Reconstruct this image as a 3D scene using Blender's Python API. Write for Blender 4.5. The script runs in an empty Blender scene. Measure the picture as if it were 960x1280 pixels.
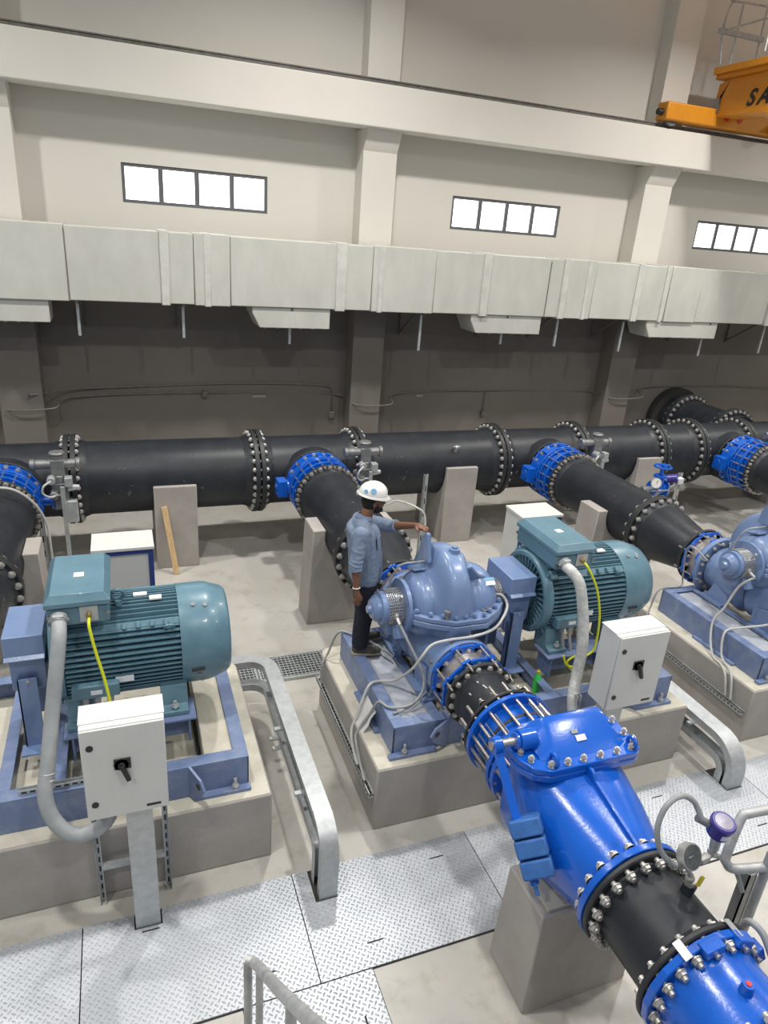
import bpy, bmesh, math, random
from mathutils import Vector, Matrix, Euler
R = math.radians
PI = math.pi
rnd = random.Random(7)
COL = bpy.context.scene.collection

# ------------------------------------------------------------------ materials
def nodes_of(m):
    m.use_nodes = True
    nt = m.node_tree
    b = nt.nodes.get('Principled BSDF')
    return nt, nt.nodes, nt.links, b

def mat(name, col, rough=.5, metal=0., col2=None, scale=4., bump=0., bscale=30., spec=.5, detail=6., contrast=(.35, .7), coat=0., stretch=None):
    m = bpy.data.materials.new(name)
    nt, N, L, b = nodes_of(m)
    b.inputs['Base Color'].default_value = (*col, 1)
    b.inputs['Roughness'].default_value = rough
    b.inputs['Metallic'].default_value = metal
    b.inputs['Specular IOR Level'].default_value = spec
    if coat:
        b.inputs['Coat Weight'].default_value = coat
        b.inputs['Coat Roughness'].default_value = .05
    tc = N.new('ShaderNodeTexCoord')
    src = tc.outputs['Object']
    if stretch:
        mp = N.new('ShaderNodeMapping'); mp.inputs['Scale'].default_value = stretch
        L.new(src, mp.inputs['Vector']); src = mp.outputs['Vector']
    if col2 is not None:
        n = N.new('ShaderNodeTexNoise'); n.inputs['Scale'].default_value = scale; n.inputs['Detail'].default_value = detail
        n.inputs['Roughness'].default_value = .65
        L.new(src, n.inputs['Vector'])
        r = N.new('ShaderNodeValToRGB')
        r.color_ramp.elements[0].position = contrast[0]; r.color_ramp.elements[1].position = contrast[1]
        r.color_ramp.elements[0].color = (*col, 1); r.color_ramp.elements[1].color = (*col2, 1)
        L.new(n.outputs['Fac'], r.inputs['Fac']); L.new(r.outputs['Color'], b.inputs['Base Color'])
    if bump:
        n2 = N.new('ShaderNodeTexNoise'); n2.inputs['Scale'].default_value = bscale; n2.inputs['Detail'].default_value = 4
        L.new(src, n2.inputs['Vector'])
        bp = N.new('ShaderNodeBump'); bp.inputs['Strength'].default_value = bump; bp.inputs['Distance'].default_value = .01
        L.new(n2.outputs['Fac'], bp.inputs['Height']); L.new(bp.outputs['Normal'], b.inputs['Normal'])
    return m

M = {}
M['hdpe'] = mat('black_polyethylene', (.016, .019, .025), .43, col2=(.032, .037, .045), scale=3.2, bump=.12, bscale=12, spec=.35, contrast=(.4, .85))
def speckle(m, th=.615, col=(.20, .205, .21)):
    nt, N, L, b = nodes_of(m)
    src = b.inputs['Base Color'].links[0].from_socket
    tc = N.new('ShaderNodeTexCoord'); n = N.new('ShaderNodeTexNoise'); n.inputs['Scale'].default_value = 5; n.inputs['Detail'].default_value = 12; n.inputs['Roughness'].default_value = .8
    L.new(tc.outputs['Object'], n.inputs['Vector'])
    r = N.new('ShaderNodeValToRGB'); r.color_ramp.elements[0].position = th; r.color_ramp.elements[1].position = th + .05
    r.color_ramp.elements[0].color = (0, 0, 0, 1); r.color_ramp.elements[1].color = (1, 1, 1, 1); L.new(n.outputs['Fac'], r.inputs['Fac'])
    mx = N.new('ShaderNodeMix'); mx.data_type = 'RGBA'; L.new(r.outputs['Color'], mx.inputs[0]); L.new(src, mx.inputs[6]); mx.inputs[7].default_value = (*col, 1)
    L.new(mx.outputs[2], b.inputs['Base Color'])
speckle(M['hdpe'])
M['blackfl'] = mat('black_flange', (.014, .016, .019), .5, col2=(.03, .032, .035), scale=8)
M['blue'] = mat('blue_epoxy', (.002, .092, .50), .24, col2=(.003, .11, .57), scale=5, bump=.08, bscale=60, coat=.35)
M['blue_dull'] = mat('dull_blue_paint', (.025, .11, .34), .6, col2=(.04, .15, .44), scale=9, bump=.2, bscale=50)
M['pump'] = mat('pump_blue', (.155, .23, .41), .3, col2=(.185, .265, .45), scale=4, bump=.12, bscale=45, coat=.2)
M['frame'] = mat('frame_blue', (.145, .20, .355), .45, col2=(.25, .30, .42), scale=7, bump=.1, contrast=(.45, .8))
M['motor'] = mat('motor_teal', (.09, .185, .245), .33, col2=(.12, .23, .295), scale=6, bump=.06, bscale=60, coat=.15)
M['motor_shade'] = mat('motor_fin_gap_shade', (.02, .045, .065), .5)  # shade between the cooling fins, painted as a darker teal
M['plinth'] = mat('plinth_concrete', (.33, .305, .285), .72, col2=(.40, .375, .35), scale=2.2, bump=.25, bscale=40)
M['grout'] = mat('cement_grout', (.50, .47, .39), .85, col2=(.62, .59, .50), scale=5, bump=.5, bscale=18)
M['cream'] = mat('cream_wall_paint', (.68, .65, .59), .75, col2=(.72, .69, .63), scale=.6, bump=.05, bscale=50)
M['duct'] = mat('duct_cladding', (.50, .50, .455), .6, col2=(.60, .60, .55), scale=1.6, bump=.3, bscale=9, stretch=(1.6, 1.6, .7), contrast=(.3, .75))
M['duct_band'] = mat('duct_band', (.54, .54, .50), .55, col2=(.66, .66, .61), scale=5, bump=.3, bscale=20)
M['duct_dark'] = mat('duct_seam', (.18, .17, .15), .8)
M['galv'] = mat('galvanised_steel', (.42, .44, .45), .45, .5, col2=(.54, .57, .58), scale=14, bump=.05, bscale=60)
M['steel'] = mat('zinc_bolts', (.40, .39, .375), .42, .6, col2=(.56, .55, .53), scale=20)
M['rod'] = mat('tie_rod_steel', (.52, .47, .42), .3, .9, col2=(.68, .63, .58), scale=20)
M['iron'] = mat('grey_iron', (.20, .205, .21), .42, .5, col2=(.28, .285, .29), scale=12)
M['panelw'] = mat('enclosure_white', (.60, .61, .59), .42, col2=(.64, .65, .63), scale=3, bump=.03)
M['black'] = mat('black_plastic', (.012, .012, .014), .4)
M['flexgrey'] = mat('grey_conduit', (.27, .29, .30), .5, col2=(.34, .36, .37), scale=8)
M['flexwrap'] = mat('wrapped_conduit', (.42, .43, .42), .35, col2=(.62, .62, .60), scale=18, bump=.8, bscale=35)
M['cable'] = mat('grey_cable', (.30, .31, .31), .5)
M['lightcable'] = mat('light_cable', (.5, .5, .48), .5)
M['yellow'] = mat('crane_yellow', (.68, .27, .012), .42, col2=(.60, .23, .015), scale=3)
M['dusty'] = mat('dusty_grey_fill', (.33, .36, .42), .7, col2=(.44, .46, .50), scale=6, bump=.2)
M['wood'] = mat('raw_timber', (.50, .33, .16), .8, col2=(.64, .46, .26), scale=6, stretch=(8, 8, .6))
M['cabblue'] = mat('cabinet_blue', (.02, .045, .20), .4)
M['cabgrey'] = mat('cabinet_grey', (.52, .53, .52), .5)
M['skin'] = mat('skin', (.155, .068, .038), .5, col2=(.19, .088, .05), scale=14)
M['hair'] = mat('dark_hair', (.006, .005, .004), .7, bump=.6, bscale=120)
M['shirt'] = mat('blue_shirt', (.16, .21, .305), .9, col2=(.21, .265, .37), scale=20, bump=1., bscale=26)
M['shirtdark'] = mat('shirt_placket', (.13, .17, .26), .85)
M['jeans'] = mat('dark_trousers', (.008, .010, .020), .85, col2=(.016, .02, .034), scale=20, bump=.7, bscale=12)
M['shoe'] = mat('shoe_grey_brown', (.05, .045, .04), .7, col2=(.12, .105, .09), scale=20)
M['sole'] = mat('shoe_sole', (.30, .27, .22), .7)
M['helmet'] = mat('white_helmet', (.78, .77, .74), .3, coat=.3)
M['sticker'] = mat('blue_sticker', (.16, .36, .58), .5)
M['paper'] = mat('paper', (.62, .61, .60), .8, col2=(.68, .67, .66), scale=4)
M['violet'] = mat('transmitter_violet', (.045, .035, .23), .3, coat=.2)
M['label'] = mat('printed_label', (.70, .72, .76), .4)
M['lens'] = mat('mauve_glass', (.26, .24, .33), .25, col2=(.36, .34, .42), scale=30)
M['gaugewhite'] = mat('gauge_dial_white', (.75, .74, .70), .4)
M['gaugedark'] = mat('gauge_face_dark', (.05, .055, .06), .25, col2=(.11, .12, .12), scale=12)
M['ygreen'] = mat('yellow_green_wire', (.62, .66, .02), .4)
M['handyellow'] = mat('yellow_handle', (.6, .5, .03), .4)
M['red'] = mat('red_plastic', (.6, .02, .02), .4)
M['brass'] = mat('brass', (.4, .28, .1), .35, .8)
M['rubber'] = mat('rubber_gasket', (.03, .03, .03), .8)
M['alu'] = mat('window_frame_grey', (.12, .125, .13), .5)
M['handrail'] = mat('galvanised_rail', (.33, .34, .35), .5, .35, col2=(.55, .56, .56), scale=9, bump=.2, bscale=30)
M['darkpit'] = mat('trench_dark', (.03, .028, .026), .9)
M['stain'] = mat('white_overspray', (.42, .42, .42), .7)
M['conduitdull'] = mat('wall_conduit_dull', (.13, .12, .11), .6, .2, col2=(.2, .19, .17), scale=10)
M['mesh'] = mat('wire_mesh_steel', (.45, .45, .44), .35, .8)

def green_plastic():
    m = bpy.data.materials.new('green_bottle_plastic'); nt, N, L, b = nodes_of(m)
    b.inputs['Base Color'].default_value = (.06, .75, .12, 1); b.inputs['Roughness'].default_value = .15
    b.inputs['Transmission Weight'].default_value = .2; b.inputs['IOR'].default_value = 1.3
    return m
M['green'] = green_plastic()

def emit(name, col, s):
    m = bpy.data.materials.new(name); nt, N, L, b = nodes_of(m)
    b.inputs['Base Color'].default_value = (*col, 1)
    b.inputs['Emission Color'].default_value = (*col, 1); b.inputs['Emission Strength'].default_value = s
    return m
M['daylight'] = emit('daylit_frosted_glass', (.93, .97, 1.), 3.0)
M['lamp'] = emit('high_bay_lamp', (1., .98, .94), 6.0)

def floor_mat():
    m = bpy.data.materials.new('epoxy_floor'); nt, N, L, b = nodes_of(m)
    tc = N.new('ShaderNodeTexCoord')
    n1 = N.new('ShaderNodeTexNoise'); n1.inputs['Scale'].default_value = .55; n1.inputs['Detail'].default_value = 8; n1.inputs['Roughness'].default_value = .6
    n2 = N.new('ShaderNodeTexNoise'); n2.inputs['Scale'].default_value = 4.5; n2.inputs['Detail'].default_value = 8; n2.inputs['Roughness'].default_value = .7
    for n in (n1, n2): L.new(tc.outputs['Object'], n.inputs['Vector'])
    r1 = N.new('ShaderNodeValToRGB'); r1.color_ramp.elements[0].position = .35; r1.color_ramp.elements[1].position = .68
    r1.color_ramp.elements[0].color = (.42, .40, .36, 1); r1.color_ramp.elements[1].color = (.53, .515, .485, 1)
    r2 = N.new('ShaderNodeValToRGB'); r2.color_ramp.elements[0].position = .52; r2.color_ramp.elements[1].position = .72
    r2.color_ramp.elements[0].color = (1, 1, 1, 1); r2.color_ramp.elements[1].color = (.80, .77, .72, 1)
    mx = N.new('ShaderNodeMix'); mx.data_type = 'RGBA'; mx.blend_type = 'MULTIPLY'; mx.inputs[0].default_value = 1
    L.new(n1.outputs['Fac'], r1.inputs['Fac']); L.new(n2.outputs['Fac'], r2.inputs['Fac'])
    L.new(r1.outputs['Color'], mx.inputs[6]); L.new(r2.outputs['Color'], mx.inputs[7])
    L.new(mx.outputs[2], b.inputs['Base Color'])
    b.inputs['Roughness'].default_value = .33
    return m
M['floor'] = floor_mat()

def backwall_mat():
    """cream above, dark brown protective coat up to 3.9 m, chalky scratches in the dark zone"""
    m = bpy.data.materials.new('two_tone_wall_paint'); nt, N, L, b = nodes_of(m)
    tc = N.new('ShaderNodeTexCoord'); sp = N.new('ShaderNodeSeparateXYZ'); L.new(tc.outputs['Object'], sp.inputs[0])
    gt = N.new('ShaderNodeMath'); gt.operation = 'GREATER_THAN'; gt.inputs[1].default_value = 3.9; L.new(sp.outputs['Z'], gt.inputs[0])
    n1 = N.new('ShaderNodeTexNoise'); n1.inputs['Scale'].default_value = .7; n1.inputs['Detail'].default_value = 8; L.new(tc.outputs['Object'], n1.inputs['Vector'])
    rc = N.new('ShaderNodeValToRGB'); rc.color_ramp.elements[0].color = (.66, .63, .57, 1); rc.color_ramp.elements[1].color = (.71, .68, .62, 1)
    rd = N.new('ShaderNodeValToRGB'); rd.color_ramp.elements[0].position = .3; rd.color_ramp.elements[1].position = .75
    rd.color_ramp.elements[0].color = (.145, .130, .116, 1); rd.color_ramp.elements[1].color = (.185, .168, .15, 1)
    L.new(n1.outputs['Fac'], rc.inputs['Fac']); L.new(n1.outputs['Fac'], rd.inputs['Fac'])
    mp = N.new('ShaderNodeMapping'); mp.inputs['Scale'].default_value = (3.2, 3.2, .9); mp.inputs['Rotation'].default_value = (0, .25, 0)
    L.new(tc.outputs['Object'], mp.inputs['Vector'])
    n3 = N.new('ShaderNodeTexNoise'); n3.inputs['Scale'].default_value = 2.3; n3.inputs['Detail'].default_value = 10; n3.inputs['Roughness'].default_value = .75
    L.new(mp.outputs['Vector'], n3.inputs['Vector'])
    r3 = N.new('ShaderNodeValToRGB'); r3.color_ramp.elements[0].position = .70; r3.color_ramp.elements[1].position = .76
    r3.color_ramp.elements[0].color = (0, 0, 0, 1); r3.color_ramp.elements[1].color = (1, 1, 1, 1)
    L.new(n3.outputs['Fac'], r3.inputs['Fac'])
    ms = N.new('ShaderNodeMix'); ms.data_type = 'RGBA'; L.new(r3.outputs['Color'], ms.inputs[0]); L.new(rd.outputs['Color'], ms.inputs[6]); ms.inputs[7].default_value = (.2, .19, .18, 1)
    mx = N.new('ShaderNodeMix'); mx.data_type = 'RGBA'; L.new(gt.outputs[0], mx.inputs[0]); L.new(ms.outputs[2], mx.inputs[6]); L.new(rc.outputs['Color'], mx.inputs[7])
    L.new(mx.outputs[2], b.inputs['Base Color']); b.inputs['Roughness'].default_value = .75
    return m
M['backwall'] = backwall_mat()

def checker_mat():
    m = bpy.data.materials.new('checker_plate_zinc'); nt, N, L, b = nodes_of(m)
    tc = N.new('ShaderNodeTexCoord')
    def mth(op, a, b=None):
        n = N.new('ShaderNodeMath'); n.operation = op
        for k, v in enumerate((a, b)):
            if v is None: continue
            if isinstance(v, (int, float)): n.inputs[k].default_value = v
            else: L.new(v, n.inputs[k])
        return n.outputs[0]
    mp = N.new('ShaderNodeMapping'); mp.inputs['Rotation'].default_value = (0, 0, R(38)); mp.inputs['Scale'].default_value = (1, 1, 0); mp.inputs['Location'].default_value = (40, 40, .01)
    L.new(tc.outputs['Object'], mp.inputs['Vector'])
    sp = N.new('ShaderNodeSeparateXYZ'); L.new(mp.outputs['Vector'], sp.inputs[0])
    S = 29.
    U, V = mth('MULTIPLY', sp.outputs['X'], S), mth('MULTIPLY', sp.outputs['Y'], S)
    par = mth('FLOORED_MODULO', mth('ADD', mth('FLOOR', U), mth('FLOOR', V)), 2.)
    fu, fv = mth('SUBTRACT', mth('FRACT', U), .5), mth('SUBTRACT', mth('FRACT', V), .5)
    def ell(a, b): return mth('ADD', mth('POWER', mth('ABSOLUTE', mth('DIVIDE', a, .48)), 2.), mth('POWER', mth('ABSOLUTE', mth('DIVIDE', b, .17)), 2.))
    d0, d1 = ell(fu, fv), ell(fv, fu)
    d = mth('ADD', mth('MULTIPLY', d0, mth('SUBTRACT', 1., par)), mth('MULTIPLY', d1, par))
    mx = N.new('ShaderNodeMath'); mx.operation = 'SUBTRACT'; mx.use_clamp = True; mx.inputs[0].default_value = 1.; L.new(d, mx.inputs[1])
    bp = N.new('ShaderNodeBump'); bp.inputs['Strength'].default_value = .9; bp.inputs['Distance'].default_value = .006
    L.new(mx.outputs[0], bp.inputs['Height']); L.new(bp.outputs['Normal'], b.inputs['Normal'])
    n = N.new('ShaderNodeTexNoise'); n.inputs['Scale'].default_value = 1.1; n.inputs['Detail'].default_value = 7
    L.new(tc.outputs['Object'], n.inputs['Vector'])
    r = N.new('ShaderNodeValToRGB'); r.color_ramp.elements[0].position = .35; r.color_ramp.elements[1].position = .7
    r.color_ramp.elements[0].color = (.40, .43, .47, 1); r.color_ramp.elements[1].color = (.54, .565, .60, 1)
    L.new(n.outputs['Fac'], r.inputs['Fac'])
    mk = N.new('ShaderNodeMix'); mk.data_type = 'RGBA'; mk.inputs[7].default_value = (.60, .62, .64, 1)
    f_ = N.new('ShaderNodeMath'); f_.operation = 'MULTIPLY'; f_.inputs[1].default_value = .75; L.new(mx.outputs[0], f_.inputs[0]); L.new(f_.outputs[0], mk.inputs[0]); L.new(r.outputs['Color'], mk.inputs[6]); L.new(mk.outputs[2], b.inputs['Base Color'])
    b.inputs['Roughness'].default_value = .40; b.inputs['Metallic'].default_value = .35
    return m
M['checker'] = checker_mat()

# ------------------------------------------------------------------ mesh gatherer
def axmat(d):
    d = Vector(d).normalized()
    return d.to_track_quat('Z', 'Y').to_matrix().to_4x4()

class G:
    def __init__(s): s.v = []; s.f = []
    def add(s, vs, fs):
        n = len(s.v); s.v += [tuple(v) for v in vs]; s.f += [tuple(i + n for i in f) for f in fs]; return s
    def box(s, x0, x1, y0, y1, z0, z1):
        return s.add([(x0, y0, z0), (x1, y0, z0), (x1, y1, z0), (x0, y1, z0), (x0, y0, z1), (x1, y0, z1), (x1, y1, z1), (x0, y1, z1)],
                     [(3, 2, 1, 0), (4, 5, 6, 7), (0, 1, 5, 4), (1, 2, 6, 5), (2, 3, 7, 6), (3, 0, 4, 7)])
    def obox(s, c, size, rot=(0, 0, 0)):
        m = Matrix.Translation(c) @ Euler(rot).to_matrix().to_4x4()
        g = G().box(-size[0]/2, size[0]/2, -size[1]/2, size[1]/2, -size[2]/2, size[2]/2)
        return s.add([m @ Vector(v) for v in g.v], g.f)
    def beam(s, p0, p1, w, h, up=(0, 0, 1)):
        p0, p1 = Vector(p0), Vector(p1); d = (p1 - p0).normalized(); u = Vector(up)
        sd = d.cross(u).normalized(); u2 = sd.cross(d).normalized()
        vs = []
        for p in (p0, p1):
            for a, b in ((-1, -1), (1, -1), (1, 1), (-1, 1)): vs.append(p + sd * a * w / 2 + u2 * b * h / 2)
        return s.add(vs, [(0, 1, 2, 3), (7, 6, 5, 4), (4, 5, 1, 0), (5, 6, 2, 1), (6, 7, 3, 2), (7, 4, 0, 3)])
    def prism(s, pts, axis, a, b):
        """closed 2D polygon extruded along axis; 2D coords are the other two axes in order"""
        def P(q, t):
            if axis == 'x': return (t, q[0], q[1])
            if axis == 'y': return (q[0], t, q[1])
            return (q[0], q[1], t)
        n = len(pts); vs = [P(q, a) for q in pts] + [P(q, b) for q in pts]
        fs = [tuple(range(n))[::-1], tuple(range(n, 2 * n))] + [(i, (i + 1) % n, n + (i + 1) % n, n + i) for i in range(n)]
        return s.add(vs, fs)
    def lathe(s, o, d, prof, n=32, closed=False, a0=0., a1=2*PI):
        m = Matrix.Translation(o) @ axmat(d); full = abs(a1 - a0 - 2 * PI) < 1e-6
        k = len(prof); cnt = n if full else n + 1; vs = []
        for i in range(cnt):
            a = a0 + (a1 - a0) * i / n
            for t, r in prof: vs.append(m @ Vector((r * math.cos(a), r * math.sin(a), t)))
        fs = []
        for i in range(n):
            j = (i + 1) % cnt
            for q in range(k if closed else k - 1):
                w = (q + 1) % k; fs.append((i*k+q, j*k+q, j*k+w, i*k+w))
        if not closed and full:
            if prof[0][1] > 1e-5: fs.append(tuple(i*k for i in range(cnt))[::-1])
            if prof[-1][1] > 1e-5: fs.append(tuple(i*k+k-1 for i in range(cnt)))
        return s.add(vs, fs)
    def cyl(s, p0, p1, r0, r1=None, n=20):
        p0, p1 = Vector(p0), Vector(p1); r1 = r0 if r1 is None else r1
        return s.lathe(p0, p1 - p0, [(0, r0), ((p1 - p0).length, r1)], n)
    def ring(s, o, d, t0, t1, ri, ro, n=40):
        return s.lathe(o, d, [(t0, ri), (t1, ri), (t1, ro), (t0, ro)], n, closed=True)
    def sphere(s, c, r, sc=(1, 1, 1), n=16, rot=(0, 0, 0)):
        m = Matrix.Translation(c) @ Euler(rot).to_matrix().to_4x4() @ Matrix.Diagonal((*sc, 1))
        k = n // 2; vs = []
        for i in range(1, k):
            for j in range(n):
                t = PI * i / k; a = 2 * PI * j / n
                vs.append(m @ Vector((r * math.sin(t) * math.cos(a), r * math.sin(t) * math.sin(a), r * math.cos(t))))
        top, bot = len(vs), len(vs) + 1; vs += [m @ Vector((0, 0, r)), m @ Vector((0, 0, -r))]; fs = []
        for i in range(k - 2):
            for j in range(n): fs.append((i*n+j, (i+1)*n+j, (i+1)*n+(j+1) % n, i*n+(j+1) % n))
        for j in range(n):
            fs.append((top, j, (j+1) % n)); fs.append((bot, (k-2)*n+(j+1) % n, (k-2)*n+j))
        return s.add(vs, fs)
    def tube(s, pts, r, n=10, smooth=6, radii=None):
        P = [Vector(p) for p in pts]; RR = radii or [r] * len(P)
        if smooth and len(P) > 2:
            Q = []; QR = []
            for i in range(len(P) - 1):
                a, b, c, d = P[max(i-1, 0)], P[i], P[i+1], P[min(i+2, len(P)-1)]
                for k in range(smooth):
                    t = k / smooth
                    Q.append(.5 * ((2*b) + (c-a)*t + (2*a-5*b+4*c-d)*t*t + (3*b-3*c+d-a)*t**3)); QR.append(RR[i]*(1-t)+RR[i+1]*t)
            Q.append(P[-1]); QR.append(RR[-1]); P, RR = Q, QR
        vs = []; up = None
        for i, p in enumerate(P):
            d = (P[min(i+1, len(P)-1)] - P[max(i-1, 0)]).normalized()
            if up is None:
                up = Vector((0, 0, 1)) if abs(d.z) < .9 else Vector((1, 0, 0))
            sd = d.cross(up)
            if sd.length < 1e-4: sd = d.cross(Vector((1, .2, 0)))
            sd.normalize(); up = sd.cross(d).normalized()
            for j in range(n):
                a = 2 * PI * j / n; vs.append(p + (sd * math.cos(a) + up * math.sin(a)) * RR[i])
        fs = [tuple(range(n)), tuple(range((len(P)-1)*n, len(P)*n))[::-1]]
        for i in range(len(P) - 1):
            for j in range(n): fs.append((i*n+(j+1) % n, i*n+j, (i+1)*n+j, (i+1)*n+(j+1) % n))
        return s.add(vs, fs)
    def loft(s, secs, cap=True):
        k = len(secs[0]); vs = [v for sc in secs for v in sc]; fs = []
        for i in range(len(secs) - 1):
            for j in range(k): fs.append((i*k+j, i*k+(j+1) % k, (i+1)*k+(j+1) % k, (i+1)*k+j))
        if cap: fs += [tuple(range(k))[::-1], tuple(range((len(secs)-1)*k, len(secs)*k))]
        return s.add(vs, fs)
    def torus(s, c, d, Rr, r, n=24, k=8, a0=0, a1=2*PI):
        prof = [(r * math.sin(2*PI*i/k), Rr + r * math.cos(2*PI*i/k)) for i in range(k)]
        return s.lathe(c, d, prof, n, closed=True, a0=a0, a1=a1)
    def mesh(s, name, m, sharp=32):
        me = bpy.data.meshes.new(name); me.from_pydata(s.v, [], s.f); me.update()
        bm = bmesh.new(); bm.from_mesh(me); bmesh.ops.recalc_face_normals(bm, faces=bm.faces); bm.to_mesh(me); bm.free()
        me.polygons.foreach_set('use_smooth', [True] * len(me.polygons))
        me.set_sharp_from_angle(angle=R(sharp))
        me.materials.append(m); return me

def put(name, g, m, parent=None, bevel=0, sharp=32, loc=(0, 0, 0)):
    me = g.mesh(name, m, sharp) if isinstance(g, G) else g
    o = bpy.data.objects.new(name, me); COL.objects.link(o); o.location = loc
    if parent is not None: o.parent = parent
    if bevel:
        b = o.modifiers.new('bevel', 'BEVEL'); b.width = bevel; b.segments = 2; b.limit_method = 'ANGLE'; b.angle_limit = R(40)
    return o

def tag(o, label, cat, group=None):
    o['label'] = label; o['category'] = cat
    if group: o['group'] = group
    return o

def thing(name, label, cat, loc=(0, 0, 0), rz=0, group=None):
    o = bpy.data.objects.new(name, None); COL.objects.link(o); o.location = loc; o.rotation_euler = (0, 0, rz)
    o.empty_display_size = .1
    return tag(o, label, cat, group)

def struct(name, g, m, bevel=0, sharp=32):
    o = put(name, g, m, None, bevel, sharp); o['kind'] = 'structure'; return o

def kids(o): return [c for c in bpy.data.objects if c.parent == o]
def copy_tree(o, loc, label, group=None):
    table = {}
    for c in bpy.data.objects: table.setdefault(c.parent, []).append(c)
    def rec(a, par):
        c = a.copy(); COL.objects.link(c); c.parent = par
        for ch in table.get(a, []): rec(ch, c)
        return c
    c = rec(o, None); c.location = loc; c['label'] = label
    if group: c['group'] = group
    return c

# ------------------------------------------------------------------ bolts and flanges
_bolt = {}
def bolt_mesh(L, s, m='steel', stud=.03):
    key = (round(L, 3), round(s, 3), m, stud)
    if key not in _bolt:
        g = G(); h = s * .8
        for sg in (-1, 1):
            a = sg * L / 2; b = a + sg * h
            g.cyl((0, 0, a), (0, 0, b), s, s * .92, 6)
            g.cyl((0, 0, a), (0, 0, a + sg * .005), s * 1.15, None, 12)
        g.cyl((0, 0, -L/2 - h - (stud if stud else .004)), (0, 0, L/2 + h + (stud if stud else .004)), s * .55, None, 8)
        _bolt[key] = g.mesh('bolt', M[m])
    return _bolt[key]

def bolts(parent, c, ax, r, n, L, s, m='steel', name='bolt', stud=.02, phase=.5, skip=None):
    me = bolt_mesh(L, s, m, stud)
    for i in range(n):
        a = 2 * PI * (i + phase) / n
        if skip and skip(a): continue
        o = bpy.data.objects.new(name, me); COL.objects.link(o); o.parent = parent
        if ax == 'y': o.location = (c[0] + r * math.cos(a), c[1], c[2] + r * math.sin(a)); o.rotation_euler = (PI/2, 0, 0)
        elif ax == 'x': o.location = (c[0], c[1] + r * math.cos(a), c[2] + r * math.sin(a)); o.rotation_euler = (0, PI/2, 0)
        else: o.location = (c[0] + r * math.cos(a), c[1] + r * math.sin(a), c[2])

AX = {'x': (1, 0, 0), 'y': (0, 1, 0), 'z': (0, 0, 1)}
def flange(parent, c, ax, ri, ro, t, m='blackfl', name='flange', chamf=.008):
    prof = [(-t/2, ri), (t/2, ri), (t/2, ro - chamf), (t/2 - chamf, ro), (-t/2 + chamf, ro), (-t/2, ro - chamf)]
    return put(name, G().lathe(c, AX[ax], prof, 48, closed=True), M[m], parent)

PITCH = 4.18
X0 = 2.65            # centreline of the pump in the middle of the picture
PZ = 1.25            # pipe axis height
PY = 5.05            # pump shaft line
SZ = 1.65            # shaft height
HY = 10.1; HR = .52  # header
def ux(k): return X0 + PITCH * k

# ================================================================== SETTING
WALLY = 12.6
fl = G(); fl.box(-8, 22, -3, WALLY, -.2, 0)
struct('floor', fl, M['floor'])
# back wall with three window openings
WINS = [(.21, 2.50), (5.92, 8.26), (11.7, 14.0)]
WZ0, WZ1 = 4.95, 5.52
w = G(); T = .3
w.box(-8, 22, WALLY, WALLY + T, -.2, WZ0); w.box(-8, 22, WALLY, WALLY + T, WZ1, 12.5)
xs = [-8] + [v for p in WINS for v in p] + [22]
for i in range(0, len(xs), 2): w.box(xs[i], xs[i+1], WALLY, WALLY + T, WZ0, WZ1)
struct('wall_back', w, M['backwall'])
struct('wall_right', G().box(22, 22.3, -3, WALLY + T, -.2, 12.5), M['cream'])
struct('ceiling', G().box(-8, 22, -3, WALLY + T, 12.5, 12.7), M['cream'])
for i, (a, b) in enumerate(WINS):
    wn = bpy.data.objects.new('window_%d' % (i + 1), None); COL.objects.link(wn); wn['kind'] = 'structure'
    wn.location = ((a + b) / 2, WALLY, WZ0)
    f = G(); hw = (b - a) / 2; hh = WZ1 - WZ0; t = .05; y0, y1 = .02, .09
    f.box(-hw, hw, y0, y1, 0, t); f.box(-hw, hw, y0, y1, hh - t, hh)
    for q in range(5):
        xc = -hw + t/2 + (2*hw - t) * q / 4; f.box(xc - t/2 - (.012 if 0 < q < 4 else 0), xc + t/2 + (.012 if 0 < q < 4 else 0), y0, y1, t, hh - t)
    put('window_frame', f, M['alu'], wn)
    for q in range(4):
        xa = -hw + t + (2*hw - t) * q / 4; xb = -hw + (2*hw - t) * (q + 1) / 4
        put('window_pane', G().box(xa, xb, .05, .058, t, hh - t), M['daylight'], wn)

# columns, corbels and crane beam
cols = [(-1.85, -1.22), (4.02, 4.62), (9.85, 10.5), (15.8, 16.4)]
n = 1
BY, BZ0, BZ1 = 11.9, 6.36, 6.98
for a, b in cols:
    g = G(); g.box(a, b, 12.2, WALLY, 0, BZ0 - .32)
    g.prism([(12.2, BZ0 - .32), (12.02, BZ0 - .02), (12.02, BZ0), (WALLY, BZ0), (WALLY, BZ0 - .32)], 'x', a, b)
    struct('trim_%d' % n, g, M['backwall']); n += 1
    g = G(); g.box(a + .02, b - .02, 12.25, WALLY, BZ1, 12.5)
    struct('trim_%d' % n, g, M['cream']); n += 1
g = G(); g.box(-8, 22, BY, 12.32, BZ0, BZ1)
struct('trim_%d' % n, g, M['cream'], bevel=.02); n += 1
# crane rail
r = G(); r.prism([(-.05, 0), (.05, 0), (.05, .012), (.014, .022), (.014, .05), (.03, .058), (.03, .075), (-.03, .075), (-.03, .058), (-.014, .05), (-.014, .022), (-.05, .012)], 'x', -8, 21.9)
tag(put('crane_rail', r, M['conduitdull'], None, loc=(0, 12.0, BZ1)), 'thin dark steel rail on top of the cream concrete crane beam', 'rail')

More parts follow.
